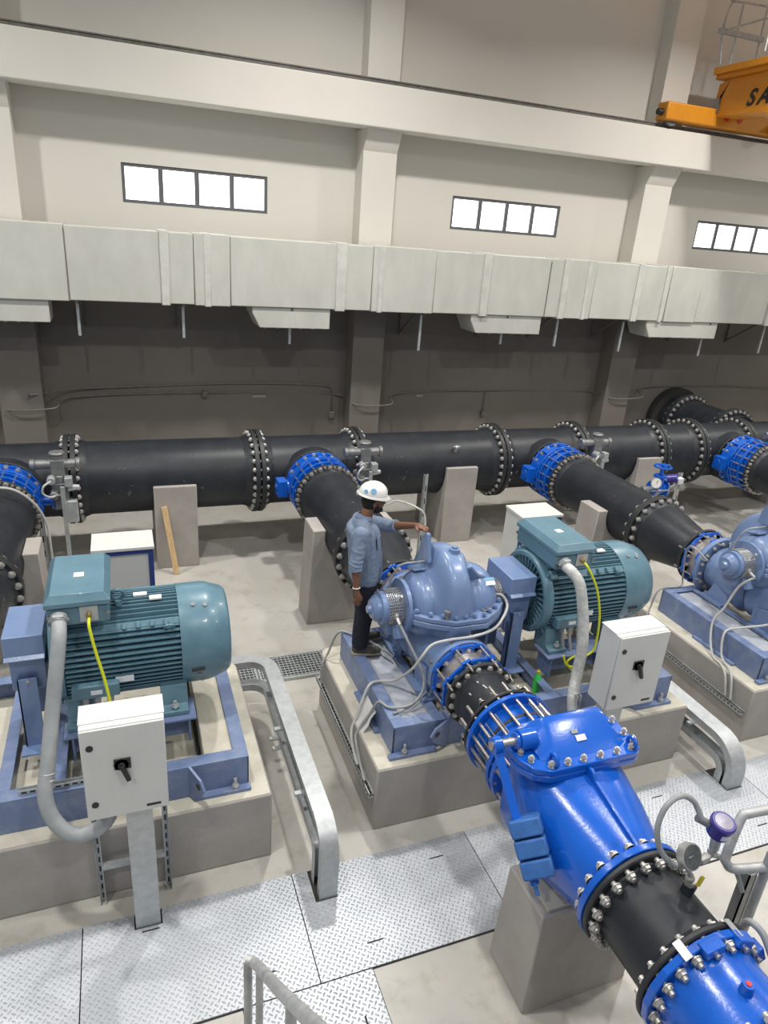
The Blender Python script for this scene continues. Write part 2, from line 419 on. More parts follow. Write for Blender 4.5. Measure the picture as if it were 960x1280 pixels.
# ------------------------------------------------------------------ air duct
DY0, DY1, DZ0, DZ1 = 11.45, 12.12, 3.55, 4.58
duct = thing('air_duct', 'long rectangular off-white clad ventilation duct running along the back wall', 'air duct', (6, (DY0+DY1)/2, DZ0))
cuts = [-4.2, -.64, .75, 1.15, 1.7, 3.5, 4.05, 5.2, 6.15, 7.9, 8.5, 9.6, 10.3, 11.1, 13.0, 15.2, 18.5]
for i in range(len(cuts) - 1):
    a, b = cuts[i] - 6, cuts[i+1] - 6; e = .0 if i % 3 else .012
    yy0 = DY0 - (DY0+DY1)/2 - e
    put('duct_section', G().box(a + .004, b - .004, yy0, -yy0, -e, DZ1 - DZ0 + e), M['duct'], duct, bevel=.012)
for x in (.72, 1.35, 3.5, 4.2, 6.2, 7.85, 8.35, 9.55, 10.2, 13.1):
    w2 = rnd.uniform(.04, .11)
    yy = (DY1 - DY0)/2 + .025
    put('duct_joint_band', G().box(x - 6 - w2, x - 6 + w2, -yy, yy, -.025, DZ1 - DZ0 + .022), M['duct_band'], duct, bevel=.01)
for x in (-.64, 1.66, 3.52, 5.18, 7.5, 11.05):
    put('duct_seam', G().box(x - 6 - .008, x - 6 + .008, -.3425, .3425, -.008, DZ1 - DZ0 - .05), M['duct_dark'], duct)
for a, b in ((-2.1, -.93), (2.05, 3.35), (6.0, 7.48), (9.95, 11.8)):
    g = G(); a -= 6; b -= 6
    top = [(a + .0, -.30), (b, -.30), (b, .30), (a, .30)]; lo = [(a + .12, -.30), (b, -.30), (b, .30), (a + .12, .30)]
    g.loft([[(x, y, -.33) for x, y in lo], [(x, y, -.1) for x, y in top], [(x, y, .0) for x, y in top]])
    ao = put('air_outlet', g, M['duct'], duct, bevel=.01)
    gr = G()
    for q in range(5): gr.box(a + .2 + (b - a - .3) * q / 5, a + .24 + (b - a - .3) * q / 5, -.25, .25, -.345, -.33)
    put('outlet_louvre', gr, M['duct_band'], ao)
# brackets carrying the duct
BR = [-.55, .98, 2.6 + .1, 5.08, 6.75, 7.95, 9.5, 11.6, 13.3]
for i, x in enumerate(BR):
    t = thing('duct_bracket', '', 'bracket', (x, WALLY, DZ0 - .5), group='duct brackets on the back wall')
    pos = ['leftmost, left of the first window', 'below the first window, with a diagonal brace', 'just right of the second air outlet',
           'right of the middle column', 'below the third air outlet', 'between the third and fourth outlets', 'left of the fourth air outlet', 'right of the fourth air outlet', 'beyond the last outlet at the right'][i]
    t['label'] = 'small grey steel bracket under the duct, ' + pos
    g = G(); g.box(-.025, .025, -.04, 0, -.05, .5)
    put('wall_channel', g, M['conduitdull'], t)
    put('bracket_arm', G().box(-.022, .022, -1.12, -.04, .45, .495), M['conduitdull'], t)
    put('diagonal_brace', G().beam((0, -.03, .0), (0, -.75, .46), .03, .03, (1, 0, 0)), M['conduitdull'], t)
    put('hanger_strut', G().box(-.02, .02, -.98, -.945, -.02 - rnd.uniform(0, .2), .45), M['galv'], t)

# ------------------------------------------------------------------ conduits on the wall
def wall_tube(pts, r=.014): return G().tube([(x, WALLY - .02 - o, z) for x, o, z in pts], r, 8, 4)
c1 = wall_tube([(-6, 0, 2.02), (-1.8, 0, 2.0), (-1.4, .42, 1.98), (-.9, .1, 2.0), (.3, 0, 2.02), (2.2, 0, 2.07), (3.6, 0, 2.02), (3.75, .0, 1.9)])
tag(put('wall_conduit', c1, M['conduitdull']), 'upper thin conduit on the dark wall, ending left of the middle column', 'conduit', 'conduits on the dark wall')
c2 = wall_tube([(-6, 0, 1.78), (-1.85, 0, 1.74), (-1.75, .42, 1.74), (-1.05, .42, 1.76), (-.8, .05, 1.86), (1.5, 0, 1.90), (3.8, 0, 1.86), (4.1, .42, 1.75), (4.85, .42, 1.74), (5.1, .02, 1.86), (7, 0, 1.9), (9.7, 0, 1.86), (10.0, .42, 1.8), (10.85, .42, 1.82), (11.2, .02, 1.95), (14, 0, 1.95), (16, .0, 1.8)])
tag(put('wall_conduit', c2, M['conduitdull']), 'lower thin conduit running the whole dark wall and over its columns', 'conduit', 'conduits on the dark wall')
for i, (x, z, dz, lab) in enumerate(((1.38, 1.88, 0, 'small grey junction box on the conduit below the first window'), (3.78, 1.45, .45, 'small grey box hanging on a conduit drop left of the middle column'),
                        (7.1, 1.42, .45, 'small grey box hanging on a conduit drop between middle and third column'), (12.05, 1.85, .1, 'small grey box on the wall conduit above the header end'))):
    t = thing('junction_box', lab, 'junction box', (x, WALLY, z), group='junction boxes on the dark wall')
    put('box_body', G().box(-.045, .045, -.07, 0, -.06, .06), M['conduitdull'] if i != 1 else M['cable'], t, bevel=.006)
    put('box_cover', G().box(-.038, .038, -.076, -.07, -.052, .052), M['conduitdull'], t)
    if dz: put('conduit_drop', G().cyl((0, -.03, .055), (0, -.03, dz), .011, None, 8), M['conduitdull'], t)
for i, (x, z, wd) in enumerate(((2.25, 1.80, .24), (5.55, 1.78, .14))):
    tag(put('wall_plate', G().box(x, x + wd, WALLY - .012, WALLY, z, z + .04), M['cable'], bevel=.003), ['long', 'short'][i] + ' pale strip under the conduit on the dark wall, ' + ['left', 'right'][i] + ' of the middle column', 'plate')
# low trench kerb / grating channel behind the pumps
gy0, gy1 = 6.39, 6.86
def grating(x0, x1, label):
    t = thing('floor_grating', label, 'grating', ((x0+x1)/2, (gy0+gy1)/2, 0), group='trench gratings behind the plinths')
    hw = (x1 - x0) / 2; hy = (gy1 - gy0) / 2
    fr = G(); fr.box(-hw, hw, -hy, -hy + .03, .001, .035); fr.box(-hw, hw, hy - .03, hy, .001, .035); fr.box(-hw, -hw + .02, -hy, hy, .001, .035); fr.box(hw - .02, hw, -hy, hy, .001, .035)
    put('grating_frame', fr, M['galv'], t)
    put('trench_bed', G().box(-hw + .02, hw - .02, -hy + .03, hy - .03, .001, .006), M['darkpit'], t)
    b = G(); n = int((x1 - x0) / .045)
    for i in range(n): x = -hw + .02 + (2*hw - .04) * (i + .5) / n; b.box(x - .004, x + .004, -hy + .03, hy - .03, .007, .033)
    for q in range(9): y = -hy + .05 + (2*hy - .1) * q / 8; b.box(-hw + .02, hw - .02, y - .006, y + .006, .018, .034)
    o = put('grating_bars', b, M['galv'], t); o['kind'] = 'stuff'
    return t
grating(-3.2, -1.0, 'steel trench grating behind the left motor plinth, mostly hidden'); grating(-.98, 1.22, 'steel trench grating beside the left motor')
grating(1.24, 3.0, 'steel trench grating behind the engineer and middle pump'); grating(3.02, 5.2, 'steel trench grating behind the middle motor')
grating(5.22, 7.4, 'steel trench grating between the middle motor and the right pump'); grating(7.42, 9.6, 'steel trench grating behind the right pump')

# ------------------------------------------------------------------ checker plates
def plate(x0, x1, y0, y1, label, notch=None, slots=()):
    t = thing('checker_plate', label, 'floor plate', ((x0+x1)/2, (y0+y1)/2, 0), group='checker plates over the cable trench')
    ox, oy = (x0+x1)/2, (y0+y1)/2; g = G(); z0, z1 = .001, .012
    if notch:
        a, b, c = notch    # x range, lower y of the notch opening at the back edge
        pts = [(x0, y0), (x1, y0), (x1, y1), (b, y1), (b, c), (a, c), (a, y1), (x0, y1)]
    else: pts = [(x0, y0), (x1, y0), (x1, y1), (x0, y1)]
    g.prism([(x - ox + (.004 if x == x0 else -.004 if x == x1 else 0), y - oy) for x, y in pts], 'z', z0, z1)
    put('plate_sheet', g, M['checker'], t)
    put('gap_shade_sheet', G().prism([((x - ox) * 1.0 + (.0 if x not in (x0, x1) else (-.004 if x == x0 else .004)), (y - oy) + (-.012 if y == y0 else 0)) for x, y in pts], 'z', .0005, .0009), M['darkpit'], t)  # thin dark sheet painting the shaded gaps along the plate edges
    if notch:
        put('plate_cutout', G().box(a - ox, b - ox, c - oy, y1 - oy, .0012, .003), M['darkpit'], t)
    for sx, sy, dx, dy in slots:
        put('lifting_slot', G().box(sx - ox - dx, sx - ox + dx, sy - oy - dy, sy - oy + dy, .0105, .0125), M['darkpit'], t)
    return t
PX = [-3.6, -2.06, -.53, 1.0, 2.53, 4.06, 5.58, 7.1, 8.6]
labs = ['checker plate at the far left edge, mostly outside the frame', 'checker plate at the left edge, left of the first joint', 'checker plate under the left enclosure post, with a square cut-out',
        'large bright checker plate in the middle, below the covered cable tray', 'checker plate left of the blue check valve pedestal', 'checker plate right of the blue check valve', 'checker plate under the right cable trays', 'checker plate at the right edge']
notch = {2: (-.19, .03, 3.68), 3: (1.08, 1.33, 3.56), 4: None, 5: None, 6: (5.62, 5.64, 3.8)}
for i in range(len(PX) - 1):
    x0, x1 = PX[i], PX[i+1]; w2 = x1 - x0
    nt_ = {2: (-.182, .012, 3.75), 3: (1.125, 1.30, 3.585)}.get(i)
    if i == 5: nt_ = (5.25, 5.45, 3.585)
    plate(x0, x1, 2.985, 3.88, labs[i], nt_, [(x0 + w2 * .3, 3.72 if i != 3 else 3.16, .06, .006), (x0 + w2 * .78, 3.16 if i != 3 else 3.7, .06, .006)])
plate(.47, 1.375, .9, 2.975, 'narrower checker plate running towards the viewer beside the stair rail', None, [(1.22, 2.62, .006, .07)])

# ================================================================== HEADER
def spool_x(x0, x1, label, tees=(), bolt_right=True, left=True, right=True):
    t = thing('header_pipe', label, 'pipe', ((x0+x1)/2, HY, PZ), group='black header pipes')
    h = (x1 - x0) / 2
    put('pipe_barrel', G().lathe((-h + .01, 0, 0), (1, 0, 0), [(0, HR - .03), (0, HR), (2*h - .02, HR), (2*h - .02, HR - .03)], 64), M['hdpe'], t)
    for e, on in ((-1, left), (1, right)):
        if not on: continue
        c = (e * (h - .045), 0, 0)
        f = flange(t, c, 'x', HR - .02, .635, .07)
        put('stub_collar', G().lathe((e * (h - .09), 0, 0), (-e, 0, 0), [(0, HR + .035), (.05, HR + .03), (.12, HR)], 48), M['hdpe'], t)
        if e == 1 and bolt_right: bolts(f, (h, 0, 0), 'x', .583, 28, .16, .036, stud=.012)
    for tx in tees:
        u = tx - (x0+x1)/2
        put('branch_stub', G().lathe((u, -HR + .14, 0), (0, -1, 0), [(0, .47), (.17, .455), (.185, .41), (.25, .41)], 48), M['hdpe'], t)
        flange(t, (u, -.63 + .03, 0), 'y', .38, .48, .045)
    return t
HX = [-5.2, -.74, 1.83, 3.42, 5.96, 7.59, 9.33, 10.27, 11.5, 14.5]
hl = ['black header pipe at the far left with the first branch', 'black header pipe with grey saddle support and leaning stick, behind the left motor', 'short black header tee behind the engineer',
      'black header pipe over the tall pedestal right of the engineer', 'black header tee feeding the right pump', 'black header pipe right of the second blue valve', 'short black header pipe between two close flanges',
      'black header tee with the rightmost blue valve', 'last black header pipe at the right edge']
for i in range(len(HX) - 1):
    tees = [ux(k) for k in (-1, 0, 1, 2) if HX[i] < ux(k) < HX[i+1]]
    spool_x(HX[i], HX[i+1], hl[i], tees, left=i > 0, right=i < len(HX) - 2)
# stencilled white overspray and paint scuffs on the header
for x, z, s in ((.75, .2, .05), (3.95, .02, .05), (4.75, .12, .045)):
    pass
# lateral pipe to the wall
t = thing('lateral_pipe', 'black pipe branching from the header back into the wall at the right', 'pipe', (12.15, 11.5, PZ))
put('pipe_barrel', G().lathe((0, -.95, 0), (0, 1, 0), [(0, HR - .03), (0, HR), (2.04, HR), (2.04, HR - .03)], 56), M['hdpe'], t)
for yy in (-.72, .55):
    f = flange(t, (0, yy, 0), 'y', HR - .02, .635, .12); bolts(f, (0, yy, 0), 'y', .583, 28, .12, .036, stud=.012)
put('wall_collar', G().lathe((0, .9, 0), (0, 1, 0), [(0, .64), (.0, .7), (.19, .7), (.19, .64)], 48), M['rubber'], t)

# ------------------------------------------------------------------ concrete saddles
def saddle_x(x0, x1, top, label, yf=9.5, yb=10.6, front_h=None):
    """pedestal under the header: pipe lies in the half-round notch"""
    t = thing('pipe_pedestal', label, 'pedestal', ((x0+x1)/2, HY, 0), group='concrete pedestals')
    a, b = yf - HY, yb - HY; rr = HR + .004
    z0 = top - PZ
    ang0 = math.asin(max(-1, min(1, z0 / rr)))
    arc = [(-math.cos(q) * rr, PZ + math.sin(q) * rr) for q in [ang0 + (-PI/2 - ang0) * i / 10 for i in range(11)]]
    arc2 = [(-y, z) for y, z in arc[::-1]][1:]
    pts = [(a, 0), (a + .0, top)] + ([(arc[0][0], top)] if arc[0][0] > a + .01 else []) + arc[1:] + arc2[:-1] + [(-arc[0][0], top), (b, top), (b, 0)]
    hw = (x1 - x0) / 2
    g = G(); g.prism(pts, 'x', -hw, hw)
    put('concrete_block', g, M['plinth'], t, bevel=.012)
    return t
saddle_x(.31, .9, 1.27, 'grey concrete pedestal under the header with a wooden stick leaning on it')
saddle_x(4.86, 5.42, 1.33, 'grey concrete header pedestal right of the engineer')
saddle_x(8.72, 9.28, 1.33, 'grey concrete header pedestal left of the small blue gate valve')
saddle_x(12.8, 13.3, 1.3, 'grey concrete header pedestal at the right edge behind the last branch')

def saddle_y(cx, y0, y1, rp, label, hw=.47, top=1.33):
    t = thing('pipe_pedestal', label, 'pedestal', (cx, (y0+y1)/2, 0), group='concrete pedestals')
    rr = rp + .004; z0 = top - PZ
    ang0 = math.asin(max(-1, min(1, z0 / rr)))
    arc = [(-math.cos(q) * rr, PZ + math.sin(q) * rr) for q in [ang0 + (-PI/2 - ang0) * i / 10 for i in range(11)]]
    arc2 = [(-x, z) for x, z in arc[::-1]][1:]
    pts = [(-hw - .05, 0), (-hw, top)] + arc + arc2 + [(hw, top), (hw + .05, 0)]
    put('concrete_block', G().prism(pts, 'y', -(y1-y0)/2, (y1-y0)/2), M['plinth'], t, bevel=.012)
    return t
saddle_y(ux(-1), 7.5, 7.95, .40, 'concrete pedestal at the far left edge under the first branch pipe', hw=.56)
saddle_y(ux(0), 7.5, 7.95, .40, 'concrete pedestal under the suction pipe left of the engineer', hw=.56)
saddle_y(ux(1), 7.4, 7.85, .40, 'concrete pedestal under the right pump suction pipe, behind the middle motor', hw=.56)

# ================================================================== SUCTION TRAINS (local origin at branch axis, y=0 at world 0)
def suction_valve(label):
    t = thing('butterfly_valve', label, 'valve', (ux(-1), 9.3, PZ), group='blue suction valves at the header')
    g = G()
    # octagonal-lugged body
    def poly(r, n, ph=0, w=0):
        return [((r + (w if i % 2 else 0)) * math.cos(2*PI*(i+ph)/n), (r + (w if i % 2 else 0)) * math.sin(2*PI*(i+ph)/n)) for i in range(n)]
    g.ring((0, .0, 0), (0, 1, 0), -.10, .10, .38, .44, 40)
    put('valve_body', g, M['blue'], t)
    for yy in (.105, -.105):
        f = put('valve_flange', G().ring((0, yy, 0), (0, 1, 0), -.02, .02, .38, .485, 16), M['blue'], t, bevel=.006, sharp=15)
        if yy > 0: bolts(f, (0, yy, 0), 'y', .443, 20, .05, .030, stud=.015)
    for i in range(10):
        a = 2*PI*(i+.5)/10; put('body_rib', G().obox((.455*math.cos(a), 0, .455*math.sin(a)), (.05, .17, .09), (0, -a, 0)), M['blue'], t, bevel=.006)
    # side trunnion boss (left) and gear operator (right)
    put('shaft_boss', G().cyl((-.42, 0, 0), (-.52, 0, 0), .11, .10, 20).box(-.64, -.50, -.11, .11, -.12, .12).cyl((-.64, 0, 0), (-.655, 0, 0), .08, None, 20), M['blue'], t, bevel=.006)
    put('shaft_neck', G().cyl((.42, 0, 0), (.60, 0, 0), .07, None, 16).cyl((.57, 0, 0), (.60, 0, 0), .12, None, 16), M['blue'], t)
    op = put('gear_operator', G().obox((.69, -.02, .08), (.17, .2, .36)).cyl((.69, -.02, .20), (.69, -.02, .36), .10, .09, 18).cyl((.62, -.2, .12), (.62, .16, .12), .055, None, 14), M['iron'], t, bevel=.012)
    put('electric_actuator', G().obox((.68, -.02, .46), (.16, .16, .22)).cyl((.42, -.02, .50), (.9, -.02, .50), .062, None, 18).cyl((.36, -.02, .50), (.42, -.02, .50), .07, None, 14).cyl((.9, -.02, .50), (.95, -.02, .50), .078, None, 18)
        .cyl((.68, -.02, .56), (.68, -.02, .64), .075, .07, 18).cyl((.68, -.02, .64), (.68, -.02, .665), .10, .085, 18), M['iron'], t, bevel=.008)
    put('limit_switch', G().cyl((.60, -.12, .34), (.60, -.24, .34), .05, None, 14), M['galv'], t, bevel=.006); put('signal_box', G().obox((.80, -.14, .30), (.09, .12, .12)), M['galv'], t, bevel=.006); put('hand_knob', G().cyl((.78, -.1, .20), (.92, -.1, .20), .055, .03, 14), M['galv'], t)
    put('actuator_cable', G().tube([(.60, -.24, .34), (.52, -.3, .30), (.5, -.28, .2), (.58, -.22, .12), (.68, -.2, .14), (.74, -.2, .05), (.72, -.2, -.3)], .013, 8), M['lightcable'], t)
    put('control_box', G().obox((.80, -.12, -.12), (.16, .10, .30)), M['galv'], t, bevel=.01)
    put('stand_post', G().box(.70, .75, -.24, -.19, -PZ, .25).box(.66, .79, -.28, -.15, -PZ, -PZ + .01), M['galv'], t)
    return t
def suction_joint(label):
    t = thing('dismantling_joint', label, 'pipe coupling', (ux(-1), 9.0, PZ), group='blue suction couplings')
    put('sleeve', G().lathe((0, .15, 0), (0, -1, 0), [(0, .43), (.03, .43), (.05, .408), (.28, .408)], 40), M['blue'], t)
    put('joint_ring', G().ring((0, .13, 0), (0, 1, 0), -.018, .018, .415, .475, 40), M['blue'], t, bevel=.004)
    put('joint_ring', G().ring((0, -.04, 0), (0, 1, 0), -.02, .02, .415, .48, 40), M['blue'], t, bevel=.004)
    me = bolt_mesh(.33, .027, 'rod', .04)
    for i in range(20):
        a = 2*PI*(i+.5)/20
        o = bpy.data.objects.new('tie_rod', me); COL.objects.link(o); o.parent = t; o.location = (.45*math.cos(a), -.045, .45*math.sin(a)); o.rotation_euler = (PI/2, 0, 0)
    return t
def suction_pipe(label):
    t = thing('suction_pipe', label, 'pipe', (ux(-1), 7.85, PZ), group='black suction pipes')
    put('pipe_barrel', G().lathe((0, -.93, 0), (0, 1, 0), [(0, .37), (0, .40), (1.92, .40), (1.92, .37)], 56), M['hdpe'], t)
    f = flange(t, (0, .955, 0), 'y', .38, .48, .05)
    bolts(f, (0, .925, 0), 'y', .448, 20, .012, .031, stud=.0, phase=0)
    f = flange(t, (0, -.95, 0), 'y', .38, .475, .05)
    bolts(f, (0, -.99, 0), 'y', .44, 20, .13, .034, stud=.012)
    put('stub_collar', G().lathe((0, .92, 0), (0, -1, 0), [(0, .43), (.04, .425), (.1, .40)], 48), M['hdpe'], t)
    return t
def reducer(label):
    t = thing('pipe_reducer', label, 'pipe reducer', (ux(-1), 6.45, PZ), group='black suction reducers')
    put('cone', G().lathe((0, .41, 0), (0, -1, 0), [(0, .37), (0, .40), (.16, .40), (.66, .30), (.84, .28), (.84, .25)], 56), M['hdpe'], t)
    flange(t, (0, .405, 0), 'y', .38, .475, .05)
    put('stub_collar', G().lathe((0, .38, 0), (0, -1, 0), [(0, .43), (.04, .425), (.1, .40)], 48), M['hdpe'], t)
    f = flange(t, (0, -.45, 0), 'y', .26, .36, .045)
    return t
def small_joint(name, label, loc, group, flip=1, rf=.36, rin=.275, n=16, Lh=.11):
    """two blue rings tied by rods; y=0 in the middle"""
    t = thing(name, label, 'pipe coupling', loc, group=group)
    put('sleeve', G().lathe((0, -Lh, 0), (0, 1, 0), [(0, rin), (0, rin+.015), (2*Lh, rin+.015), (2*Lh, rin)], 36), M['rod'], t)
    for yy in (-Lh + .012, Lh - .02):
        g = G().ring((0, yy, 0), (0, 1, 0), -.014, .014, rin + .012, rf - .03, 40)
        for i in range(8):
            a = 2*PI*(i+.5)/8; g.obox(((rf-.035)*math.cos(a), yy, (rf-.035)*math.sin(a)), (.08, .028, .085), (0, -a, 0))
        g.ring((0, yy, 0), (0, 1, 0), -.012, .012, rf - .035, rf - .012, 40)
        f = put('joint_ring', g, M['blue'], t, bevel=.003)
        bolts(f, (0, yy, 0), 'y', rf - .06, n, .035, .022, stud=.01)
    me = bolt_mesh(2*Lh + .1, .018, 'rod', .05)
    for i in range(8):
        a = 2*PI*(i+.5)/8
        o = bpy.data.objects.new('tie_rod', me); COL.objects.link(o); o.parent = t; o.location = ((rf-.01)*math.cos(a), 0, (rf-.01)*math.sin(a)); o.rotation_euler = (PI/2, 0, 0)
    return t

v0 = suction_valve('blue suction valve with grey actuator at the left edge')
j0 = suction_joint('blue bolted suction coupling at the left edge')
p0 = suction_pipe('black suction pipe at the left edge')
r0 = reducer('black suction reducer cut by the left edge')
vl = {0: 'blue suction valve with grey actuator behind the engineer', 1: 'blue suction valve above the right pump line, middle right', 2: 'rightmost blue suction valve at the right edge'}
jl = {0: 'blue bolted suction coupling behind and left of the engineer', 1: 'blue bolted suction coupling on the line to the right pump', 2: 'rightmost blue bolted suction coupling, cut by the frame'}
pl = {0: 'black suction pipe passing behind the engineer', 1: 'black suction pipe leading to the right pump', 2: 'black suction pipe cut by the right edge'}
rl = {0: 'black suction reducer directly behind the engineer', 1: 'black suction reducer ending at the right pump'}
for k in (0, 1, 2):
    copy_tree(v0, (ux(k), 9.3, PZ), vl[k]); copy_tree(j0, (ux(k), 9.0, PZ), jl[k]); copy_tree(p0, (ux(k), 7.85, PZ), pl[k])
    if k < 2: copy_tree(r0, (ux(k), 6.45, PZ), rl[k])
s0 = small_joint('pump_coupling', 'blue ring coupling on the suction side of the middle pump, beside the engineer', (ux(0), 5.85, PZ), 'blue pump couplings')
copy_tree(s0, (ux(1), 5.85, PZ), 'blue ring coupling on the suction side of the right pump')

# ================================================================== PLINTHS AND BASE FRAMES
PH = .65; PF = 4.12; PB = 6.0
def plinth(k, label):
    t = thing('equipment_plinth', label, 'plinth', (ux(k), (PF+PB)/2, 0), group='concrete equipment plinths')
    a, b = -.875, 2.42; c, d = PF - (PF+PB)/2, PB - (PF+PB)/2
    rr = .12
    pts = [(a, c), (b, c)] + [(b - rr + rr*math.cos(q), d - rr + rr*math.sin(q)) for q in [i*PI/10 for i in range(6)]] + [(a + rr - rr*math.sin(q), d - rr + rr*math.cos(q)) for q in [i*PI/10 for i in range(6)]]
    put('concrete_block', G().prism(pts, 'z', 0, PH), M['plinth'], t, bevel=.015)
    ins = [(x * .992 + .006, y * .986) for x, y in pts]
    put('lit_top_sheet', G().prism(ins, 'z', PH - .002, PH + .004), M['grout'], t)  # paler sheet: light falling on the plinth top, put into the colour
    return t
plinth(-1, 'grey concrete plinth under the left motor'); plinth(0, 'grey concrete plinth under the middle pump and motor'); plinth(1, 'grey concrete plinth under the right pump')

FZ = .95; FY0, FY1 = 4.26, 5.80
def base_frame(k, label):
    t = thing('base_frame', label, 'base frame', (ux(k), PY, PH), group='blue steel base frames')
    a, b = -.70, 2.26; y0, y1 = FY0 - PY, FY1 - PY; h = FZ - PH
    def channel(g, x0, x1, ya, yb):
        """C channel lying with web outside"""
        g.box(x0, x1, ya, yb, h - .014, h); g.box(x0, x1, ya, yb, .005, .02)
    g = G()
    w_ = .11
    channel(g, a, b, y0, y0 + w_); g.box(a, b, y0, y0 + .014, .02, h - .014)
    channel(g, a, b, y1 - w_, y1); g.box(a, b, y1 - .014, y1, .02, h - .014)
    channel(g, a, a + w_, y0 + w_, y1 - w_); g.box(a, a + .014, y0, y1, .02, h - .014)
    channel(g, b - w_, b, y0 + w_, y1 - w_); g.box(b - .014, b, y0, y1, .02, h - .014)
    put('perimeter_channel', g, M['frame'], t, bevel=.004)
    for x in (-.33, .50, .86):
        c = G(); c.box(x, x + .09, y0 + w_, y1 - w_, h - .014, h); c.box(x + .038, x + .052, y0 + .014, y1 - .014, .02, h - .014)
        put('cross_member', c, M['frame'], t, bevel=.003)
    put('deck_fill', G().box(a + .015, -.30, y0 + .015, y1 - .015, .003, h - .03), M['dusty'], t, bevel=.01)
    gr = G(); gr.box(1.93, b - .015, y0 + .015, y1 - .015, .003, h - .016); gr.box(.55, .89, y0 + .02, y1 - .02, .003, h - .15); gr.box(-.28, .50, y0 + .02, y1 - .02, .003, .10); gr.box(.91, 1.9, y0 + .02, y1 - .02, .003, .12)
    put('grout_fill', gr, M['grout'], t, bevel=.01)
    for x, ra in ((-.20, -72), (1.80, 28)):
        lg = G(); lg.prism([(0, .02), (0, h), (-.15, h - .04), (-.20, h - .11), (-.17, h - .17), (-.05, .02)], 'x', 0, .022)
        m2 = Matrix.Translation((x, y0, 0)) @ Matrix.Rotation(R(ra), 4, 'Z')
        lg.v = [tuple(m2 @ Vector(v)) for v in lg.v]
        lo = put('lifting_lug', lg, M['frame'], t, bevel=.003)
        e = Vector(m2 @ Vector((.011, -.13, h - .105))); dd = (m2.to_3x3() @ Vector((1, 0, 0)))
        put('lug_hole', G().cyl(e - dd * .0125, e + dd * .0125, .028, None, 14), M['black'], lo)
    for x in (-.52, 2.05):
        p = put('anchor_plate', G().box(x - .22, x + .22, y0 - .06, y0 + .0, .004, .035), M['frame'], t, bevel=.004)
        o = bpy.data.objects.new('anchor_bolt', bolt_mesh(.02, .024, 'galv', .05)); COL.objects.link(o); o.parent = p; o.location = (x + (.1 if x > 0 else -.08), y0 - .032, .05)
    put('side_plate', G().box(a - .05, a, y0 + .3, y0 + .9, .003, .03), M['frame'], t)
    return t
base_frame(-1, 'blue steel base frame under the left motor'); base_frame(0, 'blue steel base frame under the middle pump, where the engineer stands'); base_frame(1, 'blue steel base frame under the right pump')

